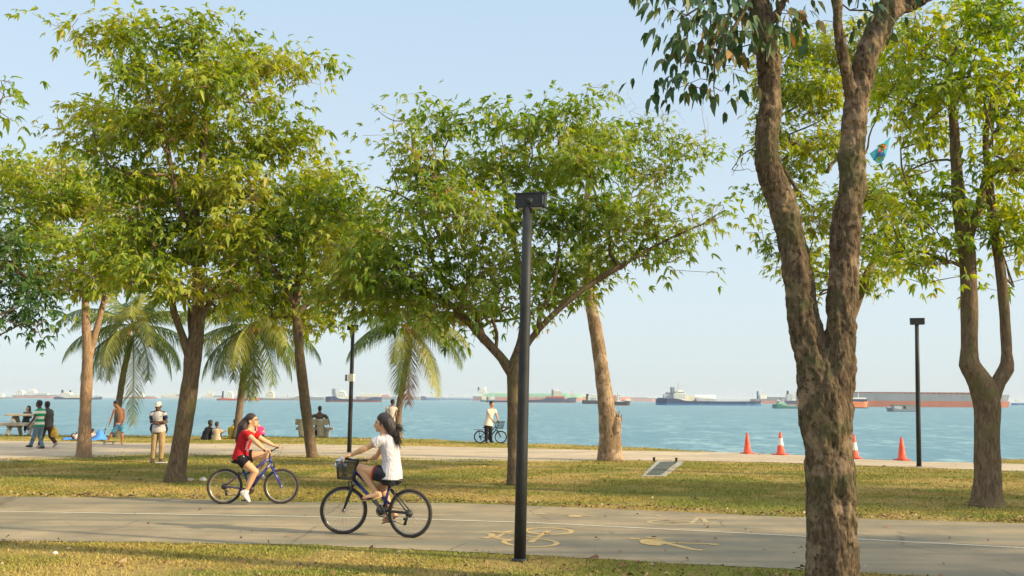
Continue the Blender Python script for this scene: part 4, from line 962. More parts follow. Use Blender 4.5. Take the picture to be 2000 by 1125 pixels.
# kite caught beyond the right tree
def kite():
    Y = 34.0; c = P(1717, 300, Y); root = thing('kite', 'teal and red kite among the leaves right of the mottled trunk', 'kite', c)
    poly = [(1698, 300), (1706, 313), (1716, 320), (1722, 318), (1730, 303), (1736, 284), (1739, 268), (1728, 276), (1712, 290)]
    def sh(pts, o): 
        return [P(x, y, Y + o + .012 * (x - 1717) * math.sin(y * .12)) for x, y in pts]
    TE = plain('kite_teal', (.05, .40, .46), .6); RE = plain('kite_red', (.66, .10, .08), .6); BL = plain('kite_blue', (.06, .20, .42), .6)
    def slabm(nm, pts, o, mt):
        f = sh(pts, o); k = sh(pts, o + .02); n = len(f); mb = MB(); mb.add(f + k, [tuple(range(n)), tuple(range(2 * n - 1, n - 1, -1))] + [(i, n + i, n + (i + 1) % n, (i + 1) % n) for i in range(n)]); mk(nm, mb, mt, root, False)
    slabm('sail', poly, 0, TE)
    slabm('red_panel', [(1716, 292), (1721, 285), (1729, 281), (1735, 277), (1733, 285), (1727, 293), (1720, 298), (1715, 297)], -.03, RE)
    slabm('blue_panel', [(1700, 300), (1715, 299), (1729, 297), (1724, 304), (1712, 306)], -.025, BL)
    mb = MB(); mb.tube([P(1739, 268, Y - .02), P(1717, 300, Y - .03), P(1706, 313, Y - .02)], .012, 5); mk('spar', mb, BLACKM, root)
kite()
# ------------------------------------------------------------ ships at anchor
def sm(name, c, r=.6): return plain('ship_' + name, c, r, var=.12, scale=.12, bmp=0)
SC = dict(navy=(.035, .055, .12), blue=(.05, .16, .36), black=(.03, .035, .045), red=(.42, .075, .05), rust=(.38, .13, .085), pink=(.50, .20, .16), green=(.25, .50, .33), dgreen=(.06, .20, .16), white=(.74, .72, .66),
          cream=(.66, .60, .46), grey=(.20, .22, .25), lgrey=(.42, .44, .46), orange=(.66, .20, .08), yellow=(.60, .40, .10), brown=(.22, .08, .055), teal=(.06, .22, .26))
def S(n): return sm(n, SC[n])
WIN = plain('ship_window', (.03, .035, .045), .25, bmp=0)
def ship(name, label, x0, x1, ywl, deck, hull, boot=None, bootpx=0, blocks=(), dist=None, bow=1, cat='ship', beamf=.17, crew=True):
    """deck: list of (px x, px y) along the deck line; blocks: (part, kind, x0, x1, ytop, ybot, colour)"""
    xm = (x0 + x1) / 2; hy = 780.3 + (xm - 1000) * .0058; dy = max(ywl - hy, 2.0); Y = F * (EYE - SEA) / dy
    s_ = Y / F; wl = P(xm, ywl, Y); root = thing(name, label, cat, V((wl.x, Y, SEA)), 'ships anchored offshore')
    L = (x1 - x0) * s_; B = max(L * beamf, 4.0)
    def X(px): return P(px, 780, Y).x
    def Z(py, px=None): return SEA + (ywl - py) * s_
    xs = np.linspace(x0, x1, 25); dx_ = [d[0] for d in deck]; dy_ = [d[1] for d in deck]
    def halfb(u):                               # u 0 stern .. 1 bow
        return B / 2 * min(1, (.62 + u * 5)) * (1 if u < .8 else max(.03, math.cos((u - .8) / .2 * math.pi / 2) ** .8))
    def stack(nm, zlo, zhi, mat, flare=1.0, grow=0):
        vs = []; fs = []; n = len(xs)
        for i, px in enumerate(xs):
            u = i / (n - 1)
            if bow < 0: u = 1 - u
            h = halfb(u) + grow; lo = zlo(px); hi = zhi(px); fl = .82 if u > .85 else .97
            rake = (hi - lo) * .35 * (max(0, u - .93) / .07) * bow
            rk2 = 0
            for yy, zz, rk in ((-h * fl, lo, -rake), (-h, hi, rk2), (h, hi, rk2), (h * fl, lo, -rake)): vs.append(V((X(px) + rk, Y + yy, zz)))
        for i in range(n - 1):
            for k in range(4): k2 = (k + 1) % 4; fs.append((i * 4 + k, i * 4 + k2, (i + 1) * 4 + k2, (i + 1) * 4 + k))
        fs += [(3, 2, 1, 0), tuple((n - 1) * 4 + k for k in range(4))]
        mb = MB(); mb.add(vs, fs); return mk(nm, mb, mat, root, False)
    zb = SEA + bootpx * s_
    dk = lambda px: Z(float(np.interp(px, dx_, dy_)))
    if boot: stack('lower_hull', lambda px: SEA - 1.5, lambda px: zb, S(boot))
    stack('hull', (lambda px: zb) if boot else (lambda px: SEA - 1.5), dk, S(hull), grow=.03 if boot else 0)
    # rail along the deck
    mb = MB()
    for i in range(0, 24):
        a = V((X(xs[i]), Y - halfb((i if bow > 0 else 24 - i) / 24) * .96, dk(xs[i]))); mb.bar(a, a + V((0, 0, 1.1 * s_ * 1.2)), .12 * s_ * 2)
    mk('rail', mb, S('grey'), root, False)
    for part, kind, a, b, yt, yb, col in blocks:
        mb = MB(); cx_ = (X(a) + X(b)) / 2; w_ = abs(X(b) - X(a)); zt = Z(yt); zb_ = Z(yb) - .4 * s_
        if kind == 'box':
            dp = min(B * .8, max(w_ * .9, B * .45)); mb.box(V((cx_, Y, (zt + zb_) / 2)), (w_, dp, zt - zb_)); o = mk(part, mb, S(col), root, False)
        elif kind == 'house':                    # stepped accommodation block with window rows
            h = zt - zb_; dp = B * .78; mb.box(V((cx_, Y, zb_ + h * .36)), (w_, dp, h * .72)); mb.box(V((cx_ + w_ * .08 * bow, Y, zb_ + h * .80)), (w_ * .72, dp * .96, h * .18)); mb.box(V((cx_ + w_ * .1 * bow, Y, zb_ + h * .95)), (w_ * .42, dp * .6, h * .13))
            o = mk(part, mb, S(col), root, False)
            wm = MB()
            nrow = max(1, int((yb - yt) / 3.2))
            for r in range(nrow):
                z = zb_ + h * (.18 + .5 * (r + .5) / nrow)
                nw = max(2, int((b - a) / 3))
                for q in range(nw): wm.box(V((X(a) + (q + .5) / nw * w_, Y - dp / 2 - .02, z)), (w_ / nw * .5, .12, .8 * s_ * .9))
            wm.box(V((cx_ + w_ * .08 * bow, Y - dp * .48 - .02, zb_ + h * .81)), (w_ * .6, .12, h * .07)); mk('windows', wm, WIN, o, False)
        elif kind == 'cyl':                      # upright funnel or tower
            r = w_ / 2; mb.lathe(V((cx_, Y, zb_)), [(r, 0), (r * .92, (zt - zb_) * .85), (r * .98, (zt - zb_) * .86), (r * .9, zt - zb_)], 12); mk(part, mb, S(col), root)
        elif kind == 'tank':                     # lying cylinder
            r = (zt - zb_) / 2; mb.lathe(V((X(a), Y - B * .1, zt - r)), [(r * .3, 0), (r * .85, w_ * .02), (r, w_ * .06), (r, w_ * .94), (r * .85, w_ * .98), (r * .3, w_)], 16, V((1, 0, 0))); mk(part, mb, S(col), root)
        elif kind == 'mast':
            mb.tube([V((cx_, Y, zb_)), V((cx_, Y, zt))], [.45 * s_, .28 * s_], 6)
            for q in (.55, .75, .9): mb.box(V((cx_, Y, zb_ + (zt - zb_) * q)), (2.2 * s_ * (1.3 - q), .3, .35 * s_))
            mk(part, mb, S(col), root, False)
        elif kind == 'crane':
            zc = zb_; mb.tube([V((X(a), Y, zc)), V((X(a), Y, zt))], .55 * s_, 6); mb.tube([V((X(a), Y, zc + (zt - zc) * .75)), V((X(b), Y, zc + (zt - zc) * .98))], .32 * s_, 5)
            mb.tube([V((X(a), Y, zt)), V((X(b), Y, zc + (zt - zc) * .98))], .14 * s_, 4); mb.box(V((X(a), Y, zc + (zt - zc) * .6)), (1.8 * s_, 1.8 * s_, 2 * s_)); mk(part, mb, S(col), root, False)
        elif kind == 'pipes':
            n = max(3, int((b - a) / 4))
            for q in range(n + 1):
                x = X(a) + w_ * q / n; mb.box(V((x, Y - B * .25, (zt + zb_) / 2)), (.4 * s_, .4 * s_, zt - zb_))
                if q % 3 == 1: mb.box(V((x, Y, zb_ + (zt - zb_) * .8)), (.5 * s_, .5 * s_, (zt - zb_) * 1.5))
            mb.box(V((cx_, Y - B * .25, zt - .25 * s_)), (w_, .5 * s_, .4 * s_)); mb.box(V((cx_, Y, (zt * .5 + zb_ * .5))), (w_, .6 * s_, .5 * s_)); mk(part, mb, S(col), root, False)
        elif kind == 'hatches':
            n = max(2, int((b - a) / 11))
            for q in range(n): mb.box(V((X(a) + w_ * (q + .5) / n, Y, (zt + zb_) / 2)), (w_ / n * .86, B * .6, zt - zb_))
            mk(part, mb, S(col), root, False)
    return root
H_ = 'house'
ship('cargo_ship', 'grey ship with white deckhouse cut by the left edge of the photo', -40, 30, 778.3, [(-40, 775), (30, 776.3)], 'grey', None, 0, [('deckhouse', H_, 0, 7, 769.5, 775.5, 'white'), ('deck_gear', 'pipes', 8, 26, 774, 776, 'lgrey')])
ship('bulk_carrier', 'far pinkish red bulk carrier with two white superstructures at far left', 26, 116, 777.6, [(26, 772.5), (80, 771.5), (116, 771)], 'grey', 'pink', 3.6,
     [('deckhouse', H_, 33, 46, 763, 773, 'white'), ('funnel', 'cyl', 35, 38, 762, 766, 'grey'), ('deckhouse', H_, 57, 70, 762, 772, 'white'), ('mast', 'mast', 64, 66, 757, 766, 'white'), ('crane', 'crane', 58, 66, 760, 770, 'white'), ('cover', 'box', 70, 94, 768, 772, 'lgrey')])
ship('supply_vessel', 'dark blue supply vessel with white decks and two dark funnels at left', 107, 200, 780.2, [(107, 776), (118, 774.5), (130, 777), (185, 776.5), (200, 774.5)], 'navy', None, 0,
     [('deckhouse', H_, 118, 140, 766, 777, 'white'), ('deckhouse', 'box', 140, 158, 771, 777, 'cream'), ('funnel', 'cyl', 119, 123, 761.5, 768, 'black'), ('funnel', 'cyl', 134.5, 138, 762.5, 770, 'black'), ('crane', 'crane', 143, 150, 766, 774, 'lgrey'), ('mast', 'mast', 181, 182, 760, 776, 'white'), ('deck_gear', 'pipes', 160, 196, 773, 776, 'grey')])
ship('coaster', 'small dark red coaster with white house behind the first palm', 228, 306, 778.6, [(228, 773), (236, 775), (296, 775.5), (306, 775)], 'rust', 'brown', 1, [('deckhouse', H_, 272, 281, 769.5, 776, 'white'), ('deck_gear', 'pipes', 284, 300, 773.5, 776, 'brown'), ('mast', 'mast', 291, 292, 771, 776, 'grey')])
ship('car_carrier', 'boxy white car carrier behind the man in the white cap', 316, 356, 777.8, [(316, 774.5), (356, 775)], 'lgrey', None, 0, [('deckhouse', 'box', 317, 354, 768.5, 775, 'cream'), ('bridge', 'box', 316, 319, 771, 776, 'grey'), ('roof_house', 'box', 344, 352, 770, 772, 'white')])
ship('crane_ship', 'cream coloured crane ship behind the second palm', 393, 440, 779, [(393, 776), (440, 775.5)], 'lgrey', None, 0, [('crane', 'crane', 398, 406, 765, 776, 'cream'), ('crane', 'crane', 408, 417, 761, 776, 'cream'), ('crane', 'crane', 418, 410, 763, 776, 'cream'), ('deckhouse', H_, 402, 416, 768, 776, 'cream'), ('deck_stack', 'box', 418, 434, 772.5, 776, 'grey')])
ship('product_tanker', 'red hulled tanker with white house and black funnel behind the second palm', 424, 508, 782.2, [(424, 780), (434, 777), (465, 779), (496, 779), (508, 777)], 'red', 'brown', 1,
     [('deckhouse', H_, 441, 455, 765, 779, 'white'), ('funnel', 'cyl', 433, 436.5, 764, 777, 'black'), ('crane', 'crane', 460, 450, 762, 777, 'cream'), ('crane', 'crane', 472, 464, 764, 777, 'cream'), ('deck_gear', 'pipes', 458, 500, 775.5, 779, 'rust')])
ship('product_tanker', 'low dark tanker with cream house right of the second palm', 507, 590, 781.6, [(507, 777), (536, 778), (572, 778.5), (590, 775.5)], 'grey', 'brown', 1,
     [('deckhouse', H_, 520, 535, 764.5, 778, 'cream'), ('crane', 'crane', 523, 530, 762, 776, 'yellow'), ('mast', 'mast', 561, 562, 770, 779, 'red'), ('deck_gear', 'pipes', 537, 575, 775, 778.5, 'lgrey')])
ship('oil_tanker', 'long low grey blue tanker behind the thin leaning trunk', 562, 645, 781.8, [(562, 778.5), (574, 776.5), (590, 772.5), (600, 775), (645, 777)], 'grey', None, 0, [('mast', 'mast', 577, 578, 769, 777, 'white'), ('deckhouse', 'box', 614, 620, 774, 777.5, 'white'), ('deck_gear', 'pipes', 604, 640, 775.5, 777.5, 'grey')])
ship('bulk_carrier', 'distant grey ship stacked with pale deck cargo behind the lamp post with the white box', 696, 830, 781.2, [(696, 775), (800, 775.5), (830, 776)], 'grey', None, 0, [('deck_cargo', 'box', 704, 745, 769.5, 775.5, 'cream'), ('deck_cargo', 'box', 746, 760, 771, 775.5, 'pink'), ('deckhouse', H_, 784, 797, 768, 776, 'cream'), ('mast', 'mast', 708, 709, 766, 772, 'white'), ('mast', 'mast', 726, 727, 767, 772, 'white'), ('deck_gear', 'pipes', 800, 826, 774.5, 776.5, 'rust')])
ship('oil_tanker', 'dark navy tanker with tall white stern house behind the lamp post with white box', 637, 747, 785.2, [(637, 775), (656, 774), (663, 779), (712, 780.5), (722, 778), (731, 775), (747, 776)], 'navy', 'brown', 2.5,
     [('deckhouse', H_, 657, 675, 763.5, 778, 'white'), ('deckhouse', 'box', 650, 662, 769, 775, 'lgrey'), ('funnel', 'box', 648.5, 654.5, 759.5, 771, 'grey'), ('mast', 'mast', 659.5, 660.5, 750, 766, 'lgrey'), ('deckhouse', 'box', 676, 682, 773, 779, 'cream'), ('deck_gear', 'pipes', 684, 722, 776.5, 780.5, 'rust'), ('mast', 'mast', 727, 728, 766, 776, 'cream')])
ship('cargo_ship', 'bright blue ship with white house just right of the third palm trunk', 828, 862, 782, [(828, 774), (834, 776.5), (856, 777), (862, 778)], 'blue', None, 0, [('deckhouse', H_, 840, 856, 767.5, 777, 'white'), ('funnel', 'cyl', 841, 843.5, 765.5, 771, 'grey'), ('bridge', 'box', 822, 830, 774, 782, 'navy'), ('mast', 'mast', 828, 829, 767, 775, 'white')], bow=-1)
ship('pipe_barge', 'long low blue ship with deck piping seen behind a hanging yellow frond', 858, 932, 781.7, [(858, 778), (932, 778.5)], 'blue', None, 0, [('deck_gear', 'pipes', 860, 930, 776, 778.5, 'grey'), ('deckhouse', 'box', 873, 877, 772, 778, 'white'), ('mast', 'mast', 912, 913, 769, 778, 'white'), ('crane', 'crane', 877, 886, 771, 777, 'grey')])
ship('bulk_carrier', 'pale green and pink bulk carrier with white tower left of the front lamp post', 924, 1140, 783, [(924, 774), (940, 775.5), (950, 769.5), (1120, 770.5), (1140, 770)], 'green', 'pink', 6.5,
     [('deckhouse', H_, 934, 950, 760, 773, 'white'), ('radar_tower', 'cyl', 943, 949.5, 756.5, 765, 'white'), ('funnel', 'cyl', 932.5, 936.5, 757, 766, 'navy'), ('hatch_covers', 'hatches', 955, 1110, 768.3, 770.5, 'green'), ('deckhouse', 'box', 971, 984, 767, 770, 'cream')])
ship('tug', 'small white and black tug just left of the centre tree trunk', 938, 972, 784.6, [(938, 780), (950, 782), (972, 780.5)], 'teal', 'black', 1, [('deckhouse', 'box', 941, 950, 773.5, 782, 'cream'), ('deckhouse', H_, 957, 966, 773.5, 781.5, 'white'), ('funnel', 'cyl', 950, 953, 775, 782, 'black')])
ship('product_tanker', 'dark tanker with red deck and white house right of the front lamp post', 950, 1127, 786.2, [(950, 783), (1010, 782), (1060, 780), (1066, 777), (1100, 777.5), (1104, 780), (1110, 776.5), (1127, 775.5)], 'navy', 'brown', 1.2,
     [('deckhouse', H_, 1080, 1097, 763, 776.5, 'cream'), ('funnel', 'cyl', 1077, 1083, 759.5, 773, 'lgrey'), ('mast', 'mast', 1089, 1090, 756, 766, 'white'), ('poop', 'box', 1066, 1102, 774, 780, 'red'), ('deck_gear', 'pipes', 1030, 1064, 775, 781, 'rust'), ('deck_gear', 'pipes', 968, 1005, 776, 782, 'rust'), ('mast', 'mast', 1111, 1112, 764, 776, 'white')])
ship('dredger', 'far orange hulled ship with yellow gantry left of the broken stub tree', 1104, 1238, 782.2, [(1104, 775), (1140, 774), (1200, 773), (1238, 775)], 'orange', None, 0, [('gantry', 'box', 1113, 1121, 768, 775, 'yellow'), ('deckhouse', 'box', 1121, 1126, 770, 775, 'orange'), ('mast', 'mast', 1115.5, 1116.5, 761, 770, 'grey'), ('deckhouse', 'box', 1138, 1150, 769.5, 775, 'cream'), ('deck_cargo', 'box', 1190, 1203, 771, 776, 'red')])
ship('ore_carrier', 'distant low pink red carrier between the broken stub tree and the blue gas tanker', 1222, 1282, 783.6, [(1222, 777), (1282, 777.5)], 'grey', 'pink', 4.6, [('deckhouse', 'box', 1266, 1270, 774, 778, 'white'), ('deck_gear', 'pipes', 1226, 1264, 776, 777.5, 'rust')])
ship('tug', 'black tug with white bridge and dark ring frame left of the broken stub tree', 1137, 1178, 788.8, [(1137, 781.5), (1178, 782.5)], 'black', None, 0, [('deckhouse', H_, 1148, 1168, 771, 782, 'white'), ('funnel', 'cyl', 1144.5, 1150, 769.5, 782, 'black'), ('deckhouse', 'box', 1153, 1164, 777, 782, 'lgrey')])
ship('tug', 'dark tug with red and white upperworks right of the broken stub tree', 1190, 1232, 792, [(1190, 784), (1215, 785), (1232, 781.5)], 'black', 'brown', 1.4, [('deckhouse', 'box', 1195, 1203, 772, 784, 'pink'), ('deckhouse', H_, 1204, 1212, 770, 784, 'white'), ('bridge', 'box', 1222, 1231, 779, 783, 'white'), ('mast', 'mast', 1206, 1207, 766, 774, 'grey'), ('deck_gear', 'pipes', 1212, 1230, 781, 784, 'rust')])
ship('gas_tanker', 'blue gas tanker with a long white cylindrical tank on deck', 1282, 1487, 791.6, [(1282, 779.5), (1292, 778.5), (1322, 779), (1336, 783.5), (1420, 784), (1460, 783.5), (1480, 783), (1487, 781.5)], 'navy', 'blue', 3.2,
     [('deckhouse', H_, 1314, 1337, 763, 782, 'white'), ('deckhouse', 'box', 1296, 1314, 771, 780, 'lgrey'), ('deckhouse', 'box', 1301, 1310, 767, 772, 'grey'), ('funnel', 'box', 1310.5, 1316.5, 757, 772, 'grey'), ('mast', 'mast', 1324, 1325.5, 748, 765, 'rust'), ('wing', 'box', 1338, 1356, 773, 783, 'cream'), ('storage_tank', 'tank', 1354, 1397, 771.5, 781.5, 'white'), ('saddle', 'box', 1358, 1395, 779, 784, 'lgrey'), ('deck_gear', 'pipes', 1397, 1462, 780.5, 784, 'lgrey'), ('cross_deck', 'box', 1285, 1300, 777.5, 780, 'navy')])
ship('heavy_lift_ship', 'far reddish ship with tall cream cranes right behind the bow of the blue gas tanker', 1466, 1562, 788, [(1466, 780), (1500, 779), (1562, 779.5)], 'grey', 'pink', 5, [('mast', 'mast', 1469.5, 1471, 762, 781, 'cream'), ('funnel', 'cyl', 1478, 1482, 764, 779, 'blue'), ('crane', 'crane', 1485, 1489, 763, 779, 'cream'), ('crane', 'crane', 1491, 1495, 764, 779, 'cream'), ('crane', 'crane', 1497, 1499, 768, 779, 'cream'), ('deckhouse', 'box', 1484, 1496, 772, 779, 'white'), ('deck_cargo', 'box', 1500, 1522, 775.5, 780, 'grey')])
ship('supply_vessel', 'navy ship with high white superstructure just left of the mottled trunk', 1518, 1592, 789.6, [(1518, 784), (1534, 783), (1592, 782)], 'navy', 'brown', 1, [('deckhouse', H_, 1545, 1578, 764, 783, 'white'), ('deckhouse', 'box', 1536, 1546, 770, 783, 'lgrey'), ('funnel', 'cyl', 1536.5, 1541, 763.5, 771, 'black'), ('deckhouse', 'box', 1524, 1536, 776, 784, 'grey'), ('bow_cover', 'box', 1518, 1527, 781, 785, 'white')])
ship('workboat', 'pale green workboat low on the water left of the mottled trunk', 1509, 1586, 797.6, [(1509, 790), (1519, 789), (1535, 793.5), (1570, 794), (1586, 792)], 'dgreen', 'black', .8, [('wheelhouse', 'box', 1518, 1534, 787, 794, 'green'), ('deckhouse', 'box', 1521, 1531, 783, 788, 'lgrey'), ('mast', 'mast', 1529, 1530, 779, 788, 'white'), ('deck_gear', 'pipes', 1537, 1575, 790, 794, 'rust')], cat='boat', beamf=.2)
ship('bulk_carrier', 'huge grey and red bulk carrier stretching behind the slim lamp post and the right tree', 1560, 1972, 794.5, [(1560, 767.5), (1700, 768.5), (1900, 770.5), (1958, 771), (1972, 770)], 'grey', 'rust', 11.5,
     [('hatch_covers', 'hatches', 1672, 1940, 766.3, 769.5, 'brown'), ('deckhouse', H_, 1590, 1625, 745, 768, 'cream')], beamf=.13)
ship('pilot_boat', 'orange hulled boat with dark bridge on the right of the mottled trunk', 1640, 1695.5, 797, [(1640, 783), (1670, 784), (1680, 785), (1695.5, 783)], 'orange', 'black', 1.6, [('bridge', 'box', 1655, 1692, 779.5, 784, 'navy'), ('wheelhouse', 'box', 1658, 1690, 776.5, 780, 'white'), ('mast', 'mast', 1676, 1677.5, 765, 778, 'white')], cat='boat', beamf=.22)
ship('workboat', 'grey workboat with long low deck left of the slim lamp post', 1730, 1792, 803.4, [(1730, 796), (1742, 797), (1752, 799), (1780, 797.5), (1792, 797)], 'grey', 'black', .8, [('wheelhouse', 'box', 1743, 1757, 793, 799, 'lgrey'), ('awning', 'box', 1741, 1786, 790.6, 792, 'dgreen'), ('deckhouse', 'box', 1766, 1786, 793, 798, 'grey'), ('bow_cover', 'box', 1731, 1741, 794, 797, 'lgrey')], cat='boat', beamf=.22, bow=-1)
ship('cargo_ship', 'far blue barge at the right edge of the photo', 1977, 2060, 791.4, [(1977, 787.5), (2060, 787.5)], 'blue', None, 0, [('crane', 'crane', 1984, 1988, 779, 787.5, 'cream'), ('crane', 'crane', 1990, 1993, 781, 787.5, 'cream'), ('deckhouse', 'box', 2010, 2025, 780, 788, 'cream')])
# ------------------------------------------------------------ people
def bez(a, b, c, u): return a * (1 - u) ** 2 + b * 2 * u * (1 - u) + c * u * u
def dirs(fwd, up=V((0, 0, 1))):
    f = V(fwd).normalized(); s_ = V(up).cross(f).normalized(); u = f.cross(s_); return f, s_, u
def limb_(mb, a, b, r0, r1, bulge=0, bo=V((0, 0, 0)), n=12):
    a = V(a); b = V(b); pts = []; rr = []; k = 8
    t_ = (b - a).normalized()
    pts.append(a - t_ * r0 * .7); rr.append(r0 * .5)
    for i in range(k + 1):
        u = i / k; q = math.sin(math.pi * min(1, u * 1.35)) if u < .74 else 0
        pts.append(a.lerp(b, u) + bo * q); rr.append(r0 * (1 - u) + r1 * u + bulge * max(q, 0))
    pts.append(b + t_ * r1 * .7); rr.append(r1 * .5)
    mb.tube(pts, rr, n)
def hand_(mb, w_, d, nrm, s_=1.0, curl=.5, thumb_side=1):
    d = V(d).normalized(); nrm = V(nrm); nrm = (nrm - d * nrm.dot(d)).normalized(); sd_ = d.cross(nrm)
    c = w_ + d * .045 * s_; mb.ell(c, .040 * s_, .017 * s_, .052 * s_, (sd_, nrm, d), 12, 8)
    k = w_ + d * .085 * s_
    for i, (o_, l_) in enumerate(((-.030, .070), (-.010, .080), (.010, .075), (.029, .060))):
        p = k + sd_ * (o_ * s_) + nrm * (.002 * s_); a = curl * (.5 + .15 * i / 3); q = d.copy(); r = .0088 * s_
        for j, f in enumerate((.45, .32, .23)):
            q = (q * math.cos(a) + nrm * math.sin(a)).normalized() if j == 0 else (q * math.cos(a) + nrm * math.sin(a)).normalized()
            e = p + q * (l_ * f * s_); mb.capsule(p, e, r, r * .88, 8); p = e; r *= .9
            nrm2 = nrm
    p = w_ + d * .025 * s_ - sd_ * (.032 * s_ * thumb_side); q = (d * .75 - sd_ * .6 * thumb_side + nrm * .35 * min(1, curl)).normalized()
    e = p + q * .038 * s_; mb.capsule(p, e, .011 * s_, .010 * s_, 8); q2 = (q + nrm * curl * .8 + sd_ * .5 * thumb_side * curl).normalized(); mb.capsule(e, e + q2 * .03 * s_, .010 * s_, .008 * s_, 8)
def foot_(mb, an, toe, s_=1.0, r=1.0, h=.045):
    an = V(an); toe = V(toe); f = (toe - an); L = f.length; f.normalize()
    dn = V((0, 0, -1)); dn = (dn - f * dn.dot(f)).normalized(); sd_ = f.cross(dn)
    heel = an - f * .05 * s_ + dn * .035 * s_
    rs = []
    for u, w_, hh in ((-.02, .018, .022), (.06, .033, .042), (.28, .036, .046), (.55, .040, .036), (.8, .046, .026), (.95, .036, .018), (1.0, .016, .010)):
        c = heel + (toe - heel) * u; rs.append((c, sd_ * w_ * s_ * r, dn * hh * s_ * r, 12))
    mb.rings(rs)

def torso_rings(J, infl=0., u0=0., u1=1., flare=0., slim=1.0):
    p, n_ = J['p'], J['n']; c = J.get('mid') or (p + n_) / 2 - J['front'] * .03
    rs = []; L = (n_ - p).length; s_ = J['s']
    prof = [(-.22, .135, .10), (-.08, .165, .118), (.10, .158, .112), (.32, .132, .100), (.52, .142, .108), (.72, .162, .112), (.86, .160, .098), (.94, .115, .080), (1.0, .062, .060)]
    for u, a, b_ in prof:
        if u < u0 or u > u1: continue
        uu = max(u, 0); q = bez(p, c, n_, uu)
        t_ = (bez(p, c, n_, min(1, uu + .05)) - bez(p, c, n_, max(0, uu - .05))).normalized()
        if u < 0: q = p + t_ * u * L
        sh_ = (J['sl'] - J['sr']).normalized(); hp = (J['hl'] - J['hr']).normalized(); sd_ = hp.lerp(sh_, min(1, uu * 1.2)); sd_ = (sd_ - t_ * sd_.dot(t_)).normalized(); fr = sd_.cross(t_)
        fl = flare * max(0, .5 - u)
        rs.append((q, sd_ * (a * slim * s_ + infl + fl), fr * (b_ * slim * s_ + infl * 1.1 + fl), 20))
    return rs

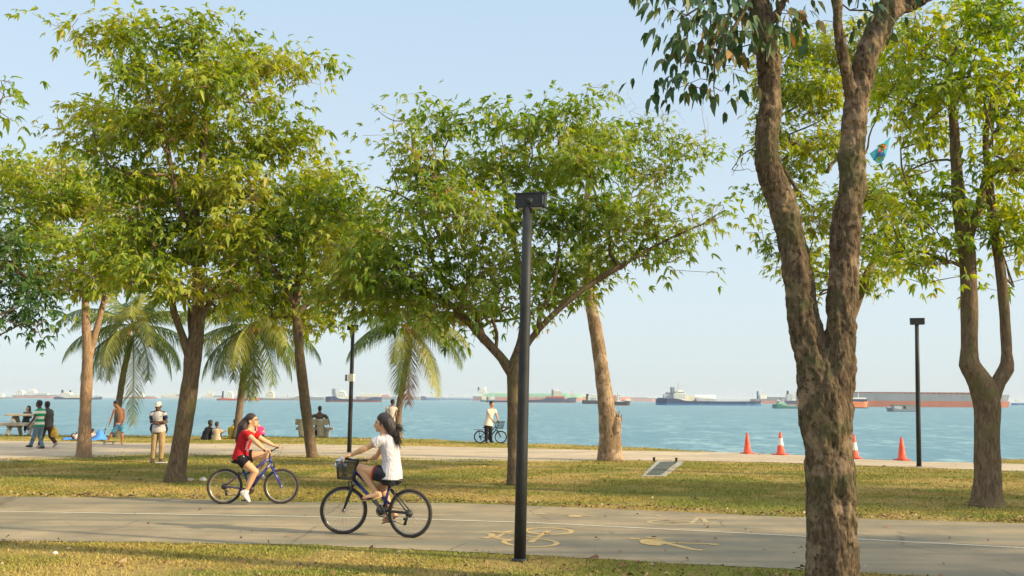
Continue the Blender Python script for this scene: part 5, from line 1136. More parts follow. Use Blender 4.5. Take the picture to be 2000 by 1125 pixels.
def person(label, J, skinc, voxel=.012, shirt=None, sleeve=.5, legs=None, leg_kind='trousers', leg_frac=1.0, shoe=None, hair=(.012, .010, .010), hstyle='short', s=1.0, slim=1.0,
           shirt_loose=.022, face=None, look=None, curl=(.6, .6), palm=None, hem=-.05, base=None, hands=True, group=None, belly=0, eyes=True):
    """J: world positions p n h, s e w (l/r), k a t (l/r); face: direction the head looks"""
    J = dict(J); J['s'] = s; up = (J['n'] - J['p']).normalized()
    sh_ = (J['sl'] - J['sr']).normalized(); front = sh_.cross(up).normalized(); J['front'] = front
    hipd = J.get('hipdir') or sh_
    J['hl'] = J['p'] + hipd * .088 * s * slim; J['hr'] = J['p'] - hipd * .088 * s * slim
    ff = V(face) if face else front
    zb = min(min(J['tl'].z, J['tr'].z), J['p'].z)
    b0 = base or V((J['p'].x, J['p'].y, 0)); root = thing('person', label, 'person', b0, group)
    SK = skinc
    hf, hs_, hu = dirs(ff, J.get('headup') or V((0, 0, 1)))
    # ---- body
    mb = MB(); mb.rings(torso_rings(J, 0., slim=slim * .94))
    hc = J['h']; k = s * 1.12
    mb.tube([J['n'] - up * .05 * k, J['n'] + (hc - J['n']) * .35, hc - hu * .035 * k - hf * .01 * k], [.068 * k * slim, .058 * k * slim, .056 * k], 14)
    for q_ in 'lr': mb.tube([hc.lerp(J['n'], .72), J['n'].lerp(J['s' + q_], .45) + up * .012, J['s' + q_]], [.045 * s, .042 * s, .04 * s], 10)
    mb.ell(hc + hu * .022 * k - hf * .012 * k, .076 * k, .094 * k, .096 * k, (hs_, hf, hu), 18, 12)
    mb.ell(hc + hf * .022 * k - hu * .052 * k, .056 * k, .066 * k, .062 * k, (hs_, hf, hu), 16, 10)
    mb.ell(hc + hf * .062 * k - hu * .088 * k, .026 * k, .024 * k, .022 * k, (hs_, hf, hu), 12, 8)          # chin
    mb.ell(hc + hf * .058 * k + hu * .018 * k, .050 * k, .030 * k, .030 * k, (hs_, hf, hu), 12, 8)          # brow
    mb.capsule(hc + hf * .080 * k + hu * .002 * k, hc + hf * .104 * k - hu * .034 * k, .008 * k, .0135 * k, 8)  # nose
    mb.ell(hc + hf * .084 * k - hu * .060 * k, .024 * k, .012 * k, .011 * k, (hs_, hf, hu), 10, 7)          # lips
    for sg in (-1, 1):
        mb.ell(hc + hs_ * sg * .076 * k - hf * .012 * k - hu * .018 * k, .011 * k, .019 * k, .031 * k, (hs_, hf, hu), 10, 7)
        mb.ell(hc + hs_ * sg * .036 * k + hf * .056 * k - hu * .030 * k, .022 * k, .024 * k, .022 * k, (hs_, hf, hu), 10, 7)
    for q in 'lr':
        S_, E, W_ = J['s' + q], J['e' + q], J['w' + q]; sg = 1 if q == 'l' else -1
        mb.ell(S_, .052 * k * slim, .052 * k * slim, .052 * k * slim, nu=12, nv=8)
        limb_(mb, S_, E, .046 * k * slim, .037 * k * slim, .004); limb_(mb, E, W_, .038 * k * slim, .025 * k, .006 * k)
        if hands:
            d = J.get('d' + q) or (W_ - E).normalized(); nr = (palm or {}).get(q) or (-hipd * sg)
            hand_(mb, W_, d, nr, k, curl[0 if q == 'l' else 1], 1)
        K, A, Tt = J['k' + q], J['a' + q], J['t' + q]; Hh = J['h' + q]
        limb_(mb, Hh, K, .082 * k * slim, .053 * k * slim, .006 * k); kf = ((K - Hh).normalized() - (A - K).normalized())
        kf = kf.normalized() if kf.length > .05 else front
        limb_(mb, K, A, .050 * k * slim, .033 * k, .010 * k, -kf * .016 * k); mb.ell(K, .053 * k * slim, .053 * k * slim, .055 * k, nu=12, nv=8)
        foot_(mb, A, Tt, k)
    body = mk('body', mb, SK, root, voxel=voxel)
    if eyes:
        for sg in (-1, 1):
            mb = MB(); c = hc + hs_ * sg * .032 * k + hf * .079 * k + hu * .002 * k; mb.ell(c, .0125 * k, .006 * k, .007 * k, (hs_, hf, hu), 10, 6); mk('eye', mb, plain('eye_dark', (.03, .02, .018), .3, bmp=0), root)
            mb = MB(); c = hc + hs_ * sg * .033 * k + hf * .083 * k + hu * .022 * k; mb.ell(c, .018 * k, .005 * k, .0045 * k, (hs_, hf, hu), 10, 6); mk('eyebrow', mb, hairmat('brow', (.02, .012, .01)), root)
        mb = MB(); mb.ell(hc + hf * .0905 * k - hu * .0605 * k, .021 * k, .006 * k, .006 * k, (hs_, hf, hu), 10, 6); mk('lips', mb, skin('lip', (.38, .12, .10)), root)
    # ---- clothes
    if shirt:
        mb = MB(); rs = torso_rings(J, shirt_loose * .9, hem if hem < 0 else hem, 1.0, flare=.03 + belly, slim=slim)
        mb.rings(rs)
        for q in 'lr':
            S_, E, W_ = J['s' + q], J['e' + q], J['w' + q]
            mb.ell(S_ - up * .01, .064 * k * slim, .064 * k * slim, .058 * k, nu=14, nv=9)
            if sleeve <= 1: e = S_.lerp(E, sleeve); mb.tube([S_, S_.lerp(e, .5), e], [.066 * k * slim, .062 * k * slim + shirt_loose * .3, .060 * k * slim + shirt_loose * .5], 14)
            else:
                limb_(mb, S_, E, .060 * k * slim, .050 * k * slim); limb_(mb, E, E.lerp(W_, sleeve - 1), .050 * k * slim, .036 * k * slim)
        mk('shirt', mb, shirt, root, voxel=voxel)
    if legs:
        mb = MB(); rs = torso_rings(J, .012, -.3, .22, slim=slim); mb.rings(rs)
        for q in 'lr':
            Hh, K, A = J['h' + q], J['k' + q], J['a' + q]
            if leg_kind == 'shorts': e = Hh.lerp(K, leg_frac); mb.tube([Hh + (Hh - K).normalized() * .04, Hh, e], [.085 * k * slim, .098 * k * slim, .098 * k * slim - .012 * leg_frac + .010], 16)
            else:
                limb_(mb, Hh, K, .096 * k * slim, .070 * k * slim, .004); mb.ell(K, .070 * k * slim, .070 * k * slim, .07 * k * slim, nu=12, nv=8)
                e = K.lerp(A, leg_frac); mb.tube([K, K.lerp(e, .5), e], [.068 * k * slim, .064 * k * slim, .060 * k * slim], 14)
        mk('shorts' if leg_kind == 'shorts' else 'trousers', mb, legs, root, voxel=voxel)
    if shoe:
        for q in 'lr':
            mb = MB(); foot_(mb, J['a' + q] , J['t' + q] + (J['t' + q] - J['a' + q]).normalized() * .012, k, 1.22)
            mb.tube([J['a' + q] + V((0, 0, .03)) * 0 + (J['k' + q] - J['a' + q]).normalized() * .045 * k, J['a' + q] - (J['k' + q] - J['a' + q]).normalized() * .02 * k], [.044 * k, .048 * k], 12)
            mk('shoe', mb, shoe, root, voxel=max(voxel * .8, .007))
    # ---- hair
    if hair:
        k = s * 1.12; HM = hairmat('hair_%d_%d' % (int(hair[0] * 1000), int(hair[1] * 1000)), hair); mb = MB()
        mb.ell(hc + hu * .040 * k - hf * .022 * k, .084 * k, .098 * k, .090 * k, (hs_, hf, hu), 18, 12)
        mb.ell(hc + hu * .002 * k - hf * .052 * k, .078 * k, .062 * k, .080 * k, (hs_, hf, hu), 16, 10)
        if hstyle == 'short':
            for i in range(10):
                a = i * .63; mb.ell(hc + hu * .10 * k + hs_ * math.cos(a) * .045 * k + hf * (math.sin(a) * .05 - .015) * k, .03 * k, .03 * k, .02 * k, nu=8, nv=6)
        if hstyle == 'long':
            mb.tube([hc - hf * .05 * k + hu * .02 * k, hc - hf * .08 * k - hu * .10 * k, J['n'] - hf * .09 * k - up * .14 * k, J['n'] - hf * .08 * k - up * .24 * k], [.08 * k, .075 * k, .06 * k, .025 * k], 14)
            for sg in (-1, 1): mb.tube([hc + hs_ * sg * .06 * k + hu * .03 * k, hc + hs_ * sg * .075 * k - hu * .09 * k, hc + hs_ * sg * .07 * k - hu * .2 * k + hf * .01], [.035 * k, .035 * k, .015 * k], 10)
        mk('hair', mb, HM, root, voxel=max(voxel * .8, .008), relax=2)
    return root, (hc, hf, hs_, hu)

def jp(Y, **kw):
    out = {}
    for k, v in kw.items():
        out[k] = P(v[0], v[1], Y + (v[2] if len(v) > 2 else 0))
    return out
SK_L = skin('skin_light', (.58, .33, .21)); SK_W = skin('skin_warm', (.60, .35, .20)); SK_T = skin('skin_tan', (.40, .185, .09)); SK_D = skin('skin_dark', (.11, .055, .035)); SK_B = skin('skin_brown', (.22, .11, .07))

# walking man in striped shirt
p, _ = person('man walking in a green shirt with white stripes and blue jeans', dict(jp(34.4, p=(77, 830), n=(78, 798), h=(76, 789), sl=(72, 802, -.17), sr=(84, 801, .12), el=(66.5, 817, -.25), wl=(57.5, 829, -.3), er=(88, 815, .25), wr=(84, 827, .3),
    kl=(66, 853, -.05), al=(60, 869, -.05), tl=(50.5, 871.5, -.05), kr=(78, 853, .1), ar=(83, 872, .05), tr=(74, 876.3, .02)), hipdir=V((-.25, -1, 0)).normalized()),
    SK_D, .014, cloth('green_stripes', (.02, .33, .16), ((.80, .74, .60), 5.1, .12, .52)), .55, cloth('jeans', (.14, .22, .28)), shoe=plain('shoe_black', (.03, .03, .035), .5), face=(-1, .15, 0), s=1.0, group='people strolling on the promenade', hem=-.12)
p, _ = person('man walking in a dark grey shirt and brown trousers carrying a yellow bag', dict(jp(34.9, p=(93, 831), n=(93, 799), h=(92, 791), sl=(87, 802, -.05), sr=(100, 802, .05), el=(85, 816, -.1), wl=(84, 829, -.1), er=(102.5, 816, .05), wr=(103, 829, .05),
    kl=(82, 853, 0), al=(77, 869, 0), tl=(71, 873, 0), kr=(99, 852, .05), ar=(109, 865, .05), tr=(103.5, 873, .05)), hipdir=V((-.8, -.6, 0)).normalized()),
    SK_D, .014, cloth('charcoal_shirt', (.10, .095, .085)), .75, cloth('brown_trousers', (.075, .038, .024)), shoe=plain('shoe_pale', (.45, .38, .30), .6), face=(-.7, .7, 0), group='people strolling on the promenade', hem=-.12)
def bag():
    Y = 34.95; c = P(106, 843, Y); root = thing('carrier_bag', 'creased yellow carrier bag hanging from the hand of the man in dark grey', 'bag', c)
    YM = plain('bag_yellow', (.62, .38, .06), .6, var=.3, scale=9, bmp=.8, bscale=12, bdist=.05); mb = MB()
    rs = []
    for z, a, b in ((-.21, .09, .05), (-.18, .15, .09), (-.05, .15, .09), (.08, .11, .06), (.15, .05, .03)): rs.append((c + V((.01 * math.sin(z * 30), 0, z)), V((a, 0, 0)), V((0, b, 0)), 16))
    mb.rings(rs); mk('bag_body', mb, YM, root, voxel=.015)
    for sg in (-1, 1): mb = MB(); mb.tube([c + V((.04 * sg, 0, .13)), c + V((.03 * sg, 0, .22)), P(103.5, 832, Y)], .012, 6); mk('handle', mb, YM, root)
bag()
# woman at the table
person('woman with long dark hair in a dark top sitting at the picnic table', jp(46.9, p=(50, 824), n=(54, 804.5), h=(55.5, 797.5), sl=(60, 806.5, 0), sr=(48, 806.5, 0), el=(60, 816, -.25), wl=(53, 812, -.35), er=(47, 815, -.2), wr=(52.5, 801.5, -.22),
    kl=(56, 827, -.4), al=(56, 841, -.35), tl=(56, 845, -.5), kr=(50, 827, -.4), ar=(49, 841, -.35), tr=(49, 845, -.5)),
    SK_L, .018, cloth('dark_teal_top', (.06, .065, .07)), 1.7, cloth('navy_trousers', (.03, .035, .06)), hair=(.030, .014, .010), hstyle='long', face=(-.15, -1, 0), s=.98)
# shirtless boy
p, _ = person('shirtless boy in pale blue shorts standing with one foot on a skateboard', jp(37.9, p=(238.5, 829.5), n=(232, 797.5), h=(226.5, 789), sl=(241.5, 800, .05), sr=(223, 801, -.05), el=(243.5, 815, .05), wl=(240.5, 826, -.1), er=(218, 815, -.1), wr=(214, 827, -.15),
    kl=(238, 848, 0), al=(238, 863.5, 0), tl=(238.5, 867.3, -.18), kr=(217, 847, 0), ar=(211.5, 860.5, 0), tr=(207, 863, -.12)),
    SK_T, .013, None, legs=cloth('boy_shorts', (.14, .36, .52)), leg_kind='shorts', leg_frac=.78, face=(-.75, -.5, -.35), slim=.86, s=.97)
mb = MB(); root_boy = p; c = P(233.5, 828, 37.9)
b_ = P(233.5, 826.5, 37.88)
for i in range(1): mb.rings([(P(235, 829.5, 37.9), V((.165, .02, 0)), V((0, .125, 0)), 18), (P(234.5, 826.5, 37.9), V((.15, .02, 0)), V((0, .115, 0)), 18)])
mk('waistband', mb, cloth('waist_white', (.72, .62, .55)), p)
mb = MB(); mb.rings([(P(234.5, 826.7, 37.9), V((.152, .02, 0)), V((0, .118, 0)), 18), (P(234, 824.8, 37.9), V((.14, .02, 0)), V((0, .108, 0)), 18)]); mk('underwear', mb, cloth('waist_red', (.55, .12, .08)), p)
def board():
    a = P(197, 868, 37.6); b = P(227, 866, 37.75); a.z = .11; b.z = .11; root = thing('skateboard', 'dark longboard skateboard under the foot of the shirtless boy', 'skateboard', V((a.x, a.y, 0)))
    f = (b - a).normalized(); sd_ = V((0, 0, 1)).cross(f); n = V((0, 0, 1)); L = (b - a).length; mb = MB(); rs = []
    for u, w_, z in ((0, .03, .035), (.06, .085, .02), (.2, .10, 0), (.8, .10, 0), (.94, .085, .02), (1, .03, .035)): rs.append((a + f * L * u + n * z, sd_ * w_, n * .010, 12))
    mb.rings(rs); mk('deck', mb, plain('deck_dark', (.06, .05, .045), .6), root)
    for u in (.22, .8):
        mb = MB(); mb.box(a + f * L * u - n * .03, (.05, .16, .03), (f, sd_, n)); mk('truck', mb, plain('truck_metal', (.3, .3, .3), .4, .8), root, False)
        for sg in (-1, 1): mb = MB(); c = a + f * L * u + sd_ * sg * .09 - n * .065; mb.lathe(c - sd_ * .02, [(.028, 0), (.035, .006), (.035, .034), (.028, .04)], 14, sd_); mk('wheel', mb, plain('wheel_cream', (.4, .36, .3), .5), root)
board()
# man in white cap
p, hd = person('man in a white cap and white vest standing on the grass with folded arms', jp(27.4, p=(310, 838), n=(309, 803), h=(309, 793), sl=(320.5, 807.5, 0), sr=(297.5, 807.5, 0), el=(325, 824, -.02), wl=(308, 827.5, -.26), er=(295, 824, -.02), wr=(313, 824.5, -.24), dl=(0, 0), dr=(0, 0)) | dict(dl=V((-1, -.1, .1)), dr=V((1, .1, 0))) | jp(27.4,
    kl=(316, 872, -.03), al=(314, 897, 0), tl=(315, 904, -.2), kr=(300.5, 872, -.03), ar=(298, 897, 0), tr=(297, 903, -.18)),
    SK_D, .011, cloth('white_vest', (.56, .52, .51)), .30, cloth('khaki', (.40, .27, .14)), shoe=plain('shoe_brown', (.09, .055, .04), .6), hair=None, face=(.12, -1, -.18), curl=(.9, .9), hem=-.22, leg_frac=.95, palm=dict(l=V((0, 1, 0)), r=V((0, 1, 0))))
hc, hf, hs_, hu = hd
mb = MB()
for q in (((320.5, 807.5), (325, 824)), ((297.5, 807.5), (295, 824))):
    a = P(q[0][0], q[0][1], 27.4); b = P(q[1][0], q[1][1], 27.38); mb.ell(a, .068, .066, .062, nu=14, nv=9); mb.tube([a, a.lerp(b, .35), a.lerp(b, .66)], [.068, .067, .070], 14)
mk('sleeves', mb, cloth('sleeve_navy', (.03, .03, .07)), p, voxel=.011)
mb = MB(); mb.rings([(hc + hu * .028 - hf * .01, hs_ * .089, hf * .103, 20), (hc + hu * .055 - hf * .01, hs_ * .088, hf * .103, 20), (hc + hu * .095 - hf * .014, hs_ * .080, hf * .092, 20), (hc + hu * .122 - hf * .018, hs_ * .055, hf * .065, 20), (hc + hu * .130 - hf * .018, hs_ * .008, hf * .01, 20)]); cap_ = mk('cap', mb, cloth('cap_white', (.62, .60, .56)), p)
mb = MB(); mb.ell(hc + hf * .095 + hu * .022, .088, .095, .012, (hs_, hf, hu), 18, 6); mk('brim', mb, cloth('cap_white', (.62, .60, .56)), cap_)
mb = MB(); 
for dx in (-.022, .0, .022): mb.box(P(315, 814, 27.4 - .165) + V((dx, 0, 0)), (.016, .006, .022))
mk('chest_logo', mb, cloth('logo_dark', (.08, .08, .10)), p, False)
for pts_ in ([P(298, 828, 27.4), P(297, 838, 27.38), P(299, 846, 27.4)], [P(322, 828, 27.55), P(323.5, 838, 27.55), P(322, 846, 27.55)]):
    mb = MB(); mb.tube(pts_, [.05, .072, .05], 12); mk('jacket_flap', mb, cloth('sleeve_navy', (.03, .03, .07)), p, voxel=.012)
def book():
    g = G(315, 905); root = thing('notebook', 'white notebook with a dark cover at the feet of the white-capped man', 'notebook', g)
    x = V((1, .25, 0)).normalized(); y = V((0, 0, 1)).cross(x); mb = MB(); mb.box(g + V((0, 0, .03)), (.30, .22, .022), (x, y, V((0, 0, 1)))); mk('pages', mb, plain('pages_white', (.72, .70, .68), .8), root, False)
    mb = MB(); mb.box(g + V((-.01, .02, .045)), (.27, .20, .008), (x, y, V((0, 0, 1)))); mk('cover', mb, plain('cover_dark', (.05, .04, .05), .6), root, False)
book()
# seated couple
person('person in dark clothes sitting on the grass with their back to the camera', jp(42.5, p=(402, 857), n=(409, 834.5), h=(411.5, 826), sl=(403, 838, .0), sr=(414.5, 838, 0), el=(398, 848, .05), wl=(395, 857, 0), er=(416, 847, .2), wr=(417, 852, .4),
    kl=(399, 844, .55), al=(397, 856, .75), tl=(397, 858, .95), kr=(411, 844, .55), ar=(411, 856, .75), tr=(411, 858, .95)),
    SK_B, .017, cloth('black_shirt', (.025, .025, .03)), 1.4, cloth('dark_trousers', (.035, .035, .04)), hstyle='short', face=(.5, .8, 0), hem=-.12, belly=.05, eyes=False, group='people sitting on the grass by the shore')
person('person in a beige shirt sitting beside the one in dark clothes', jp(42.4, p=(423, 858), n=(424, 837), h=(424, 829), sl=(417, 840, 0), sr=(431, 840, 0), el=(417, 848, .2), wl=(422, 851, .4), er=(434, 845, .15), wr=(438.5, 843, .3),
    kl=(420, 847, .5), al=(420, 857, .7), tl=(420, 859, .9), kr=(430, 847, .5), ar=(430, 857, .7), tr=(430, 859, .9)),
    SK_B, .017, cloth('beige_shirt', (.50, .38, .26)), .6, cloth('dark_trousers', (.035, .035, .04)), face=(.25, .95, 0), hem=-.12, belly=.04, eyes=False, s=.92, group='people sitting on the grass by the shore')
person('person in a yellow shirt sitting mostly hidden behind the second palm trunk', jp(43.9, p=(454, 855), n=(457, 832), h=(460.5, 824), sl=(449, 835.5, 0), sr=(462, 835.5, 0), el=(447, 845, .1), wl=(449, 852, .35), er=(465, 845, .15), wr=(467, 851, .3),
    kl=(450, 844, .55), al=(450, 855, .75), tl=(450, 857, .95), kr=(463, 844, .55), ar=(463, 855, .75), tr=(463, 857, .95)),
    SK_B, .017, cloth('yellow_shirt', (.62, .42, .04)), .8, cloth('dark_trousers', (.035, .035, .04)), face=(.4, .9, 0), hem=-.12, belly=.06, eyes=False, group='people sitting on the grass by the shore')
person('person in a pink top beyond the face of the red-shirted cyclist', jp(44.8, p=(509, 849), n=(506, 833), h=(499, 826), sl=(513, 836, .05), sr=(500, 836, -.05), el=(515, 843, 0), wl=(508, 846, -.1), er=(501, 843, -.2), wr=(500.5, 833, -.2),
    kl=(500, 843, .3), al=(500, 854, .45), tl=(497, 855.5, .5), kr=(499, 845, .0), ar=(497, 854, .1), tr=(493, 855.5, .1)),
    SK_L, .017, cloth('pink_top', (.68, .06, .22)), .7, cloth('dark_trousers', (.035, .035, .04)), face=(-1, .2, 0), hem=-.1, belly=.02, eyes=False, group='people sitting on the grass by the shore')
# man on the bench
person('man in a dark striped shirt sitting on the stone bench looking out to sea', jp(46.35, p=(624, 833), n=(624, 807), h=(625, 798.5), sl=(615, 811, 0), sr=(634, 811, 0), el=(605.5, 817, -.1), wl=(594, 820, .1), er=(641, 819, .05), wr=(644, 831, .2),
    kl=(618, 834, .5), al=(618, 850, .55), tl=(617, 852, .78), kr=(631, 834, .5), ar=(632, 850, .55), tr=(633, 852, .78)),
    SK_B, .017, cloth('brown_stripes', (.055, .05, .06), ((.22, .14, .09), 17, .3, .55)), .8, cloth('dark_trousers', (.035, .035, .04)), shoe=plain('shoe_black', (.03, .03, .035), .5), face=(.15, 1, 0), hem=-.1, eyes=False, s=1.02, slim=1.12)
# man leaning on the palm
person('man in a pale shirt standing against the trunk of the third palm', jp(44.0, p=(764, 822), n=(766, 793.5), h=(767.5, 785.5), sl=(757, 796, -.02), sr=(772.5, 796.5, .05), el=(753, 808, .05), wl=(756, 818, .2), er=(774, 805, -.02), wr=(773, 813, -.12),
    kl=(761, 838, .05), al=(762, 854, 0), tl=(757, 857, .1), kr=(768, 838, .05), ar=(769, 854, .0), tr=(765, 857, .1)),
    SK_B, .017, cloth('offwhite_shirt', (.55, .47, .42)), .6, cloth('light_trousers', (.5, .45, .40)), shoe=plain('shoe_black', (.03, .03, .035), .5), face=(.6, .8, 0), hem=-.18, eyes=False)
# people on the mat
person('person with dark hair lying on the bright blue mat', jp(41.3, p=(156, 855), n=(149, 852), h=(144, 851.5), sl=(149, 853, -.15), sr=(149, 852, .15), el=(146, 856, -.25), wl=(150, 858, -.3), er=(150, 855, .3), wr=(156, 856, .35),
    kl=(164, 850, 0), al=(169, 856, 0), tl=(171, 855, -.1), kr=(163, 852, .2), ar=(168, 857, .2), tr=(170, 856, .2)) | dict(headup=V((-.6, 0, .8))),
    SK_L, .017, cloth('white_top', (.62, .58, .56)), .6, cloth('dark_trousers', (.035, .035, .04)), hstyle='long', face=(.3, -.9, .2), eyes=False, s=.9)
person('person in a pinkish top sitting low beside the peaked blue sheet', jp(41.8, p=(176, 855.5), n=(180, 847), h=(181, 842), sl=(175, 849, 0), sr=(185, 849, 0), el=(173, 853, .1), wl=(176, 856, .2), er=(187, 852, .1), wr=(188, 855, .2),
    kl=(176, 853, .4), al=(176, 857, .6), tl=(176, 858, .8), kr=(184, 853, .4), ar=(184, 857, .6), tr=(184, 858, .8)),
    SK_L, .017, cloth('pale_pink_top', (.62, .42, .38)), .6, cloth('dark_trousers', (.035, .035, .04)), face=(.2, .9, 0), eyes=False, s=.82)

# ------------------------------------------------------------ bicycles
TYRE = plain('tyre_black', (.045, .034, .028), .85, var=.25, scale=30, bmp=.5, bscale=120); RIM = plain('rim_metal', (.42, .38, .33), .35, .7); STEEL = plain('spoke_steel', (.35, .33, .30), .35, .7, bmp=0)
DARKP = plain('bike_black', (.022, .022, .026), .45, bmp=0); BLUEP = plain('bike_blue', (.025, .035, .20), .3, bmp=0, spec=.6); TEALP = plain('bike_teal', (.015, .04, .045), .35, bmp=0)
PURP = plain('bike_purple', (.085, .05, .16), .35, bmp=0); SADM = plain('saddle_black', (.02, .02, .022), .6); CAGE = plain('wire_dark', (.03, .03, .032), .5, bmp=0)
class Plane:
    """vertical plane through two hubs; q(px,py,off) is the point seen there, off metres towards the camera side"""
    def __init__(s, a, Ya, b, Yb):
        s.A = P(a[0], a[1], Ya); s.B = P(b[0], b[1], Yb); s.u = V((s.B.x - s.A.x, s.B.y - s.A.y, 0)).normalized(); s.n = V((s.u.y, -s.u.x, 0))
        if s.n.y > 0: s.n = -s.n
    def q(s, px, py, off=0.):
        d = ray(px, py); o = s.A + s.n * off; t_ = (o - CAM).dot(s.n) / d.dot(s.n); return CAM + d * t_
def wheel(root, c, r, ax, steer=0, spokes=28, tw=.024):
    a1 = Matrix.Rotation(steer, 3, 'Z') @ ax; up = V((0, 0, 1)); n = a1.cross(up).normalized()
    mb = MB(); mb.torus(c, r - tw, tw, a1, up, 48, 10, 1.0); w = mk('wheel', mb, TYRE, root)
    mb = MB(); mb.torus(c, r - tw * 2.1, .011, a1, up, 48, 8, 1.1); mk('rim', mb, RIM, w)
    mb = MB()
    for i in range(spokes):
        t0 = 2 * math.pi * i / spokes; t1 = t0 + .5 * (1 if i % 2 else -1); s_ = n * (.028 if (i // 2) % 2 else -.028)
        mb.tube([c + (a1 * math.cos(t1) + up * math.sin(t1)) * .022 + s_, c + (a1 * math.cos(t0) + up * math.sin(t0)) * (r - tw * 2.1)], .0013, 4, cap=False)
    mk('spokes', mb, STEEL, w)
    mb = MB(); mb.lathe(c - n * .045, [(.010, 0), (.026, .006), (.016, .02), (.016, .07), (.026, .084), (.010, .09)], 14, n); mk('hub', mb, STEEL, w)
    mb = MB(); t0 = -1.2; mb.tube([c + (a1 * math.cos(t0) + up * math.sin(t0)) * (r - tw * 2.2), c + (a1 * math.cos(t0) + up * math.sin(t0)) * (r - tw * 4)], .004, 6); mk('valve', mb, STEEL, w)
    return w
def basket_(root, top, bot, name='basket', mat=CAGE, nx=12, nz=8, rod=.0035, liner=None):
    """top, bot: 4 corner points each"""
    mb = MB(); T4, B4 = top, bot
    for i in range(4):
        a, b = T4[i], T4[(i + 1) % 4]; c, d = B4[i], B4[(i + 1) % 4]
        mb.tube([a, b], rod * 2, 5); mb.tube([c, d], rod * 1.4, 5); mb.tube([a, c], rod * 1.6, 5)
        for k in range(1, nx): mb.tube([a.lerp(b, k / nx), c.lerp(d, k / nx)], rod, 4, cap=False)
        for k in range(1, nz): mb.tube([a.lerp(c, k / nz), b.lerp(d, k / nz)], rod, 4, cap=False)
    for k in range(1, nx): mb.tube([B4[0].lerp(B4[1], k / nx), B4[3].lerp(B4[2], k / nx)], rod, 4, cap=False)
    return mk(name, mb, mat, root)

